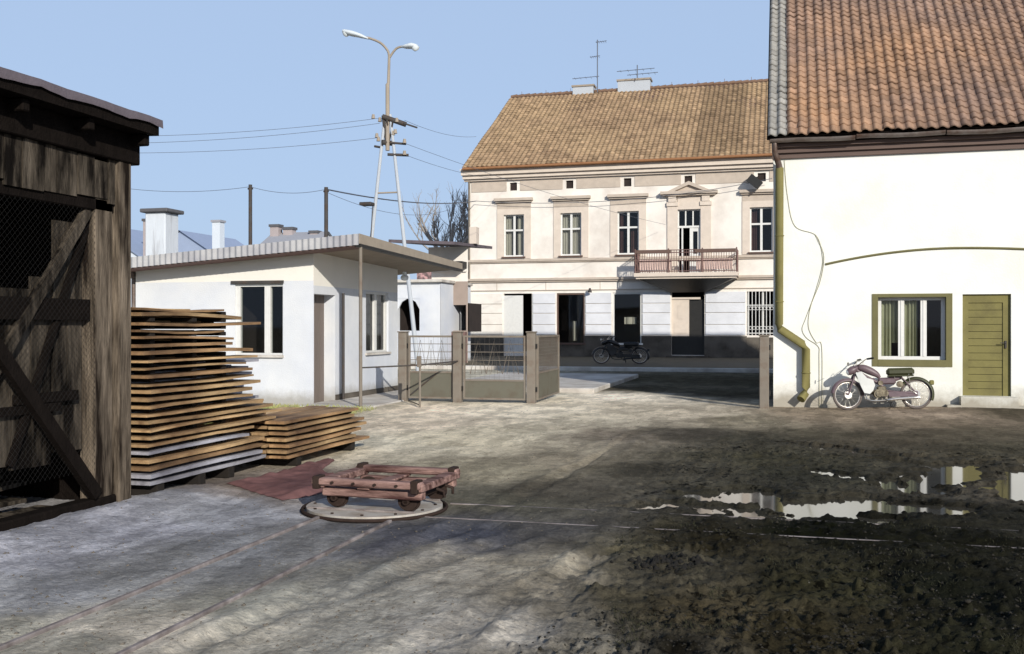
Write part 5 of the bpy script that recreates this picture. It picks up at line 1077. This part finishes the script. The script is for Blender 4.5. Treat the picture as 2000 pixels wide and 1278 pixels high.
# ================================================================== TRACK, TURNTABLE, CART
def rail(name, p0, p1, parent):
    q = MB(); p0, p1 = Vector(p0), Vector(p1); d = (p1 - p0).normalized(); s_ = Vector((-d.y, d.x, 0)); vs = []
    prof = [(-.015, -.05), (-.015, .010), (-.011, .016), (.011, .016), (.015, .010), (.015, -.05)]
    for p in (p0, p1): vs += [p + s_ * a + Vector((0, 0, z)) for a, z in prof]
    n = 6; q.add(vs, [(i, (i + 1) % n, n + (i + 1) % n, n + i) for i in range(n)] + [tuple(range(n)), tuple(range(n, 2 * n))]); return q.build(name, M['steel'], parent)
tr = tag(empty('rail_track'), 'narrow gauge track running from the turntable towards the shed', 'railway track')
rail('rail', (-3.76, -1, .0), (-3.76, 7.64, .0), tr); rail('rail', (-3.12, -1, .0), (-3.12, 7.66, .0), tr)
tr2 = tag(empty('cross_track'), 'narrow gauge cross track half buried in mud, running right from the turntable', 'railway track')
rail('rail', (-2.92, 7.95, -.017), (7, 7.95, -.017), tr2); rail('rail', (-2.92, 8.62, -.017), (7, 8.62, -.017), tr2)
TC = Vector((-3.50, 8.24, 0))
tt = tag(empty('turntable', TC), 'round pale steel wagon turntable sunk in the ground under the cart', 'turntable')
q = MB(); q.disc((0, 0, .0), (0, 0, 1), .60, .05, 64); q.build('plate', M['turntable'], tt)
q = MB(); q.ring((0, 0, .0), (0, 0, 1), .635, .016, 64, 6); q.build('ring', M['rust'], tt)
for y in (-.32, .32):
    q = MB(); q.bbox(-.50, .50, y - .014, y + .014, .02, .04, .006); q.build('rail', M['steel'], tt)
for k in range(12):
    a = k * math.pi / 6 + .2; q = MB(); q.disc((.54 * math.cos(a), .54 * math.sin(a), .028), (0, 0, 1), .014, .012, 8); q.build('bolt', M['rust'], tt)
ct = tag(empty('timber_cart', (-3.40, 8.30, .04), R(-3)), 'low reddish timber cart frame on small iron wheels standing on the turntable', 'cart')
L, Wd = .46, .42
for (x, y) in ((-.34, -.32), (.34, -.32), (-.34, .32), (.34, .32)):
    q = MB(); q.disc((x, y, .09), (0, 1, 0), .09, .035, 24); q.disc((x, y + (.02 if y < 0 else -.02), .09), (0, 1, 0), .105, .012, 24); q.disc((x, y - (.03 if y < 0 else -.03), .09), (0, 1, 0), .03, .06, 12); q.build('wheel', M['rust'], ct)
q = MB()
for x in (-.34, .34): q.tube([(x, -.38, .09), (x, .38, .09)], .02, 8)
q.build('axle', M['rust'], ct)
for y in (-.36, .36): q = MB(); q.bbox(-L + .02, L + .04, y - .05, y + .05, .115, .195, .012); q.build('sill_beam', M['cart_wood'], ct)
for y in (-Wd, Wd): q = MB(); q.bbox(-L - .05, L + .05, y - .055, y + .055, .225, .295, .014); q.build('long_beam', M['cart_wood'], ct)
for x in (-L + .0, -.03, L - .0): q = MB(); q.bbox(x - .06, x + .06, -Wd - .02, Wd + .02, 0.197, .223 if x == -.03 else .27, .01, Matrix.Identity(4)); q.build('cross_beam', M['cart_wood'], ct)
for (x, y) in ((-L, -Wd), (L, -Wd), (L, Wd), (-L, Wd)): q = MB(); q.bbox(x - .03, x + .03, y - .065, y + .065, .19, .315, .006); q.build('corner_strap', M['rust'], ct)
for x in (-.3, -.1, .1, .3):
    q = MB(); q.disc((x, -Wd - .06, .26), (0, 1, 0), .014, .02, 8); q.build('bolt', M['rust'], ct)
for s_ in (-1, 1):
    q = MB(); q.tube([(L + .05, s_ * .1, .18), (L + .12, s_ * .1, .16), (L + .12, s_ * .1, .1)], .016, 6); q.build('coupling_hook', M['rust'], ct)
ct.scale = (1, 1, .88)
# tarpaulin
q = MB(); n = 44; vs = []; fs = []
ed = [(-5.50, 8.75), (-4.62, 8.30), (-4.12, 8.62), (-4.15, 9.35), (-4.75, 11.15), (-5.28, 11.0), (-5.5, 9.9)]
NX, NY = 40, 60
def tarp_pt(u, v_):
    # left edge follows the stacks, right edge runs beside the cart
    ly = 8.95 + 2.2 * v_; lx = -5.42 + .14 * v_; ry = 8.34 + 2.7 * v_; rx_ = -4.46 + (.42 * math.sin(math.pi * min(1, v_ * 1.5)) if v_ < .667 else 0) - .75 * v_
    x = lx + (rx_ - lx) * u; y = ly + (ry - ly) * u; return x, y
TP = np.array([tarp_pt(j / NX, i / NY) for i in range(NY + 1) for j in range(NX + 1)]); TE = np.array([min(1, min(j, NX - j, i, NY - i) / 4.0) for i in range(NY + 1) for j in range(NX + 1)])
TZ = hzs(TP[:, 0], TP[:, 1]) + .006 + TE * (.02 + .09 * np.maximum(0, fbm(TP[:, 0] * 3, TP[:, 1] * 3, 3, 61) - .35)); vs = [(a, b_, c_) for (a, b_), c_ in zip(TP.tolist(), TZ.tolist())]
for i in range(NY):
    for j in range(NX): fs.append((i * (NX + 1) + j, i * (NX + 1) + j + 1, (i + 1) * (NX + 1) + j + 1, (i + 1) * (NX + 1) + j))
q.add(vs, fs, True); tag(q.build('tarpaulin', M['tarp'], fix=False), 'rumpled red brown tarpaulin spread on the ground between the lumber and the cart', 'tarpaulin')

# ================================================================== POLES, WIRES, FAR HOUSES, TREE
pY = 31.0
def at_d(px, py, Y):
    r_ = (px - 1000) / FPX; d = Y / (r_ * SN + CS); xc = r_ * d; return Vector((xc * CS - d * SN, Y, EYE + (640 - py) * d / FPX))
ap = at_d(757, 225, pY)
lp = tag(empty('lamp_pole', (ap.x, pY, 0)), 'pale concrete A-frame pole topped by a steel lamp standard with two lamps', 'lamp post')
h_ = ap.z; q = MB(); 
for s_ in (-1, 1): q.tube([(s_ * 1.12, 0, -.1), (s_ * .09, 0, h_)], [.085, .05], 8); 
P_ = lambda m_, n_, mt: m_.build(n_, mt, lp)
P_(q, 'pole_leg', M['pale_concrete'])
q = MB(); zc = h_ * .70; w_ = .09 + (1.12 - .09) * .30; q.tube([(-w_, 0, zc), (w_, 0, zc)], .03, 6); P_(q, 'cross_tie', M['soffit'])
jn = at_d(762, 108, pY).z; kpx = lambda px, py: at_d(px, py, pY) - Vector((ap.x, pY, 0))
q = MB(); q.tube([(0, 0, h_ - 1.2), (0, 0, h_ + 1.0), (.03, 0, h_ + 1.05), (.06, 0, jn)], [.07, .07, .05, .045], 10); P_(q, 'mast', M['soffit'])
def vv(px, py): p = kpx(px, py); return (p.x, 0, p.z)
q = MB(); q.tube(smooth_path([(.06, 0, jn - .1), vv(757, 100), vv(743, 85), vv(722, 76), vv(714, 75)], 6), .04, 8, cap=True); P_(q, 'lamp_arm', M['soffit'])
q = MB(); q.tube(smooth_path([(.07, 0, jn - .1), vv(768, 103), vv(776, 95), vv(787, 92)], 6), .04, 8); P_(q, 'lamp_arm', M['soffit'])
for (a, b_, c_, e) in ((vv(720, 77), vv(700, 70), vv(684, 66), vv(669, 62)), (vv(784, 93), vv(795, 92), vv(806, 91), vv(816, 93))):
    q = MB(); q.tube(smooth_path([a, b_, c_, e], 5), [.05, .06, .08, .11, .13, .14, .15, .16, .17, .17, .17, .16, .15, .14, .12, .04], 12, (1, .55)); lh = P_(q, 'lamp_head', M['lampw'])
    cc = (Vector(c_) + Vector(e)) / 2; q = MB(); q.tube([cc + Vector((0, 0, -.02)), cc + Vector((0, 0, -.10)), cc + Vector((0, 0, -.15))], [.14, .11, .04], 12); q.build('lamp_glass', M['lamp_glass'], lh)
q = MB()
def xb(a, b_, r_=.035, y=0): pa, pb = vv(*a), vv(*b_); q.tube([(pa[0], y - .1, pa[2]), (pb[0], y + .15, pb[2])], r_, 6)
xb((749, 230), (790, 243), .09); xb((790, 243), (812, 249), .03); xb((750, 228), (752, 285), .05); xb((758, 236), (758, 283), .03); xb((770, 238), (757, 275), .03); xb((748, 280), (765, 280), .09); xb((765, 281), (790, 281), .04); xb((759, 304), (795, 303), .05); xb((734, 288), (742, 288), .04)
P_(q, 'crossarm', M['dark_metal'])
q = MB()
for (px, py) in ((729, 233), (742, 239), (736, 270), (739, 277), (772, 262), (775, 240), (790, 281), (790, 304), (768, 265), (757, 220)): p = vv(px, py); q.tube([(p[0], 0, p[2]), (p[0], 0, p[2] + .14)], [.07, .045], 8)
P_(q, 'insulators', M['soffit'])
q = MB(); p = vv(727, 402); q.bbox(p[0] - .28, p[0] + .14, -.45, -.1, p[2] - .05, p[2] + .06, .02); q.tube([(p[0] + .1, -.2, p[2]), (p[0] - .02, -.1, p[2] - 1.4)], .015, 5); P_(q, 'bracket', M['dark_metal'])
def pole(px, top, Y, label, r_=.055):
    p = at_d(px, top, Y); r0 = tag(empty('utility_pole', (p.x, Y, 0)), label, 'pole'); q = MB(); q.tube([(0, 0, 0), (0, 0, p.z)], [r_ * 1.15, r_], 8); q.build('shaft', M['dark_metal'], r0)
    q = MB(); q.tube([(-.08, 0, p.z - .12), (.08, 0, p.z - .12)], .03, 6); q.build('cap_bracket', M['dark_metal'], r0)
pole(489, 362, 27.0, 'thin dark pole rising behind the middle of the kiosk roof'); pole(637, 367, 27.0, 'thin dark pole rising behind the kiosk roof, next to its canopy', .06)
def wire_(a, b_, sag, label, r_=.011, n=16):
    a, b_ = Vector(a), Vector(b_); q = MB(); q.tube([a.lerp(b_, i / n) - Vector((0, 0, sag * 4 * (i / n) * (1 - i / n))) for i in range(n + 1)], r_, 4, cap=False)
    return tag(q.build('overhead_wire', M['wire'], fix=False), label, 'wire')
wp = lambda px, py, Y: at_d(px, py, Y)
t1, t2 = wp(489, 366, 27), wp(637, 371, 27)
wire_(t1, wp(120, 345, 27), .3, 'overhead wire leading from the left thin pole towards the shed', .007)
wire_(t1 - Vector((0, 0, .0)), t2 + Vector((0, 0, 0)), .15, 'overhead wire strung between the two thin poles', .007)
wire_(t2, wp(930, 394, 49.3), .25, 'thick overhead wire from the right thin pole to the corner of the town house', .022)
wire_(t2 - Vector((0, 0, .08)), wp(880, 410, 44), .45, 'thin sagging wire below the thick one, from the right thin pole', .007)
wire_(wp(930, 394, 49.3), wp(1508, 350, 49.1), .5, 'wire strung across the town house front above the upper windows', .014)
for (py0, py1, nm) in ((232, 268, 'upper'), (242, 282, 'middle'), (270, 300, 'lower')): wire_(wp(742, py0, pY), wp(200, py1, pY - 3), .15, nm + ' of the three wires running from the lamp pole towards the shed', .007)
for (a, b_, nm) in (((790, 236), (930, 268), 'uppermost'), ((790, 281), (1300, 440), 'second highest'), ((792, 304), (1000, 352), 'lowest')): wire_(wp(*a, pY), wp(*b_, 49.0), .2, nm + ' wire running from the lamp pole to the town house', .007)

def gable_house(name, label, x0, x1, y0, y1, ze, zr, ridge_x, roofm, wallm, chim=()):
    r0 = tag(empty(name, ((x0 + x1) / 2, y0, 0)), label, 'house'); off = -Vector(r0.location); q = MB(); xm = (x0 + x1) / 2; ym = (y0 + y1) / 2
    if ridge_x:   # ridge runs along x, gables face x
        q.add([(x0, y0, 0), (x0, y1, 0), (x0, y1, ze), (x0, ym, zr), (x0, y0, ze), (x1, y0, 0), (x1, y1, 0), (x1, y1, ze), (x1, ym, zr), (x1, y0, ze)], [(0, 1, 2, 3, 4), (5, 6, 7, 8, 9), (0, 5, 9, 4), (1, 6, 7, 2)])
        o = q.build('wall', wallm, r0, off, False); q = MB(); q.add([(x0 - .3, y0 - .3, ze - .15), (x1 + .3, y0 - .3, ze - .15), (x1 + .3, ym, zr + .1), (x0 - .3, ym, zr + .1), (x1 + .3, y1 + .3, ze - .15), (x0 - .3, y1 + .3, ze - .15)], [(0, 1, 2, 3), (3, 2, 4, 5)])
    else:
        q.add([(x0, y0, 0), (x1, y0, 0), (x1, y0, ze), (xm, y0, zr), (x0, y0, ze), (x0, y1, 0), (x1, y1, 0), (x1, y1, ze), (xm, y1, zr), (x0, y1, ze)], [(0, 1, 2, 3, 4), (5, 6, 7, 8, 9), (0, 5, 9, 4), (1, 6, 7, 2)])
        o = q.build('wall', wallm, r0, off, False); q = MB(); q.add([(x0 - .3, y0 - .3, ze - .15), (xm, y0 - .3, zr + .1), (xm, y1 + .3, zr + .1), (x0 - .3, y1 + .3, ze - .15), (x1 + .3, y0 - .3, ze - .15), (x1 + .3, y1 + .3, ze - .15)], [(0, 1, 2, 3), (1, 4, 5, 2)])
    rf_ = q.build('roof', roofm, r0, off, False)
    for (cx, cy, s_, z0, z1) in chim:
        q = MB(); q.box(cx - s_, cx + s_, cy - .4, cy + .4, z0, z1); c_ = q.build('chimney', M['haze_brick'], rf_); q = MB(); q.box(cx - s_ - .1, cx + s_ + .1, cy - .5, cy + .5, z1, z1 + .25); q.build('chimney_cap', M['cap'], c_)
FY = 85.0
def fx_(px, py=500): return at_d(px, py, FY)
a, b_ = fx_(150, 440), fx_(345, 440)
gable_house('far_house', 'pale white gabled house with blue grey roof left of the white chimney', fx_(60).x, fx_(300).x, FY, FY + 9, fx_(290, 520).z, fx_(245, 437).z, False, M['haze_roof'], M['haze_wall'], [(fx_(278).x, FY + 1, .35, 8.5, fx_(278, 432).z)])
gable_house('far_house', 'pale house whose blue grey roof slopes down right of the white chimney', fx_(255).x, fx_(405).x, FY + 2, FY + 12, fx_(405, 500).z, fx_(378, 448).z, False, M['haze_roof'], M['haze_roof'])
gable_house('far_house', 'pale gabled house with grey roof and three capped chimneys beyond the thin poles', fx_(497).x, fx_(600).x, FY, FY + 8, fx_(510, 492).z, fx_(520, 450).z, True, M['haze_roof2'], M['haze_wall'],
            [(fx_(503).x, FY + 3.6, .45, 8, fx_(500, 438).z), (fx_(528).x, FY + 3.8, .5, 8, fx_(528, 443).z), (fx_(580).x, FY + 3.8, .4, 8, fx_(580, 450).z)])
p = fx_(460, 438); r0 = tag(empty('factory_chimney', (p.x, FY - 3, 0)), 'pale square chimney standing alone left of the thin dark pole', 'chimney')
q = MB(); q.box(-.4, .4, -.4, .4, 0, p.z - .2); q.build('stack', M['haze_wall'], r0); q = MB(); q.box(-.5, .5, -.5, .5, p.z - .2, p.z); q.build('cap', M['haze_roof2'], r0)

def bare_tree(px, Y, h_, label, seed, dens=5):
    rg = random.Random(seed); p = at_d(px, 600, Y); r0 = tag(empty('bare_tree', (p.x, Y, 0)), label, 'tree'); tr_ = MB(); br = MB(); tw = MB()
    def grow(pos, d, L, r_, lvl):
        n = 4; pts = [pos]
        for i in range(n): d = (d + Vector((rg.gauss(0, .12), rg.gauss(0, .12), .05))).normalized(); pts.append(pts[-1] + d * L / n)
        (tr_ if lvl == 0 else br).tube(pts, [r_ * (1 - .35 * i / n) for i in range(n + 1)], 6 if lvl < 2 else 4, cap=False)
        if lvl >= 5: return
        for k in range(rg.choice([3, 3, 4]) if lvl else 9):
            t = rg.randint(1 if lvl else 2, n); q_ = pts[t]; dd = (d + Vector((rg.gauss(0, .42), rg.gauss(0, .42), rg.gauss(.25, .25)))).normalized(); grow(q_, dd, L * rg.uniform(.5, .68), r_ * .5, lvl + 1)
    grow(Vector((0, 0, 0)), Vector((0, 0, 1)), h_ * .42, h_ * .022, 0)
    tr_.build('trunk', M['bark'], r0, fix=False); br.build('crown', M['bark'], r0, fix=False)
bare_tree(902, 58, 12.5, 'bare leafless tree just left of the town house', 5); bare_tree(890, 60, 11.0, 'smaller bare tree left of the taller bare tree', 8)
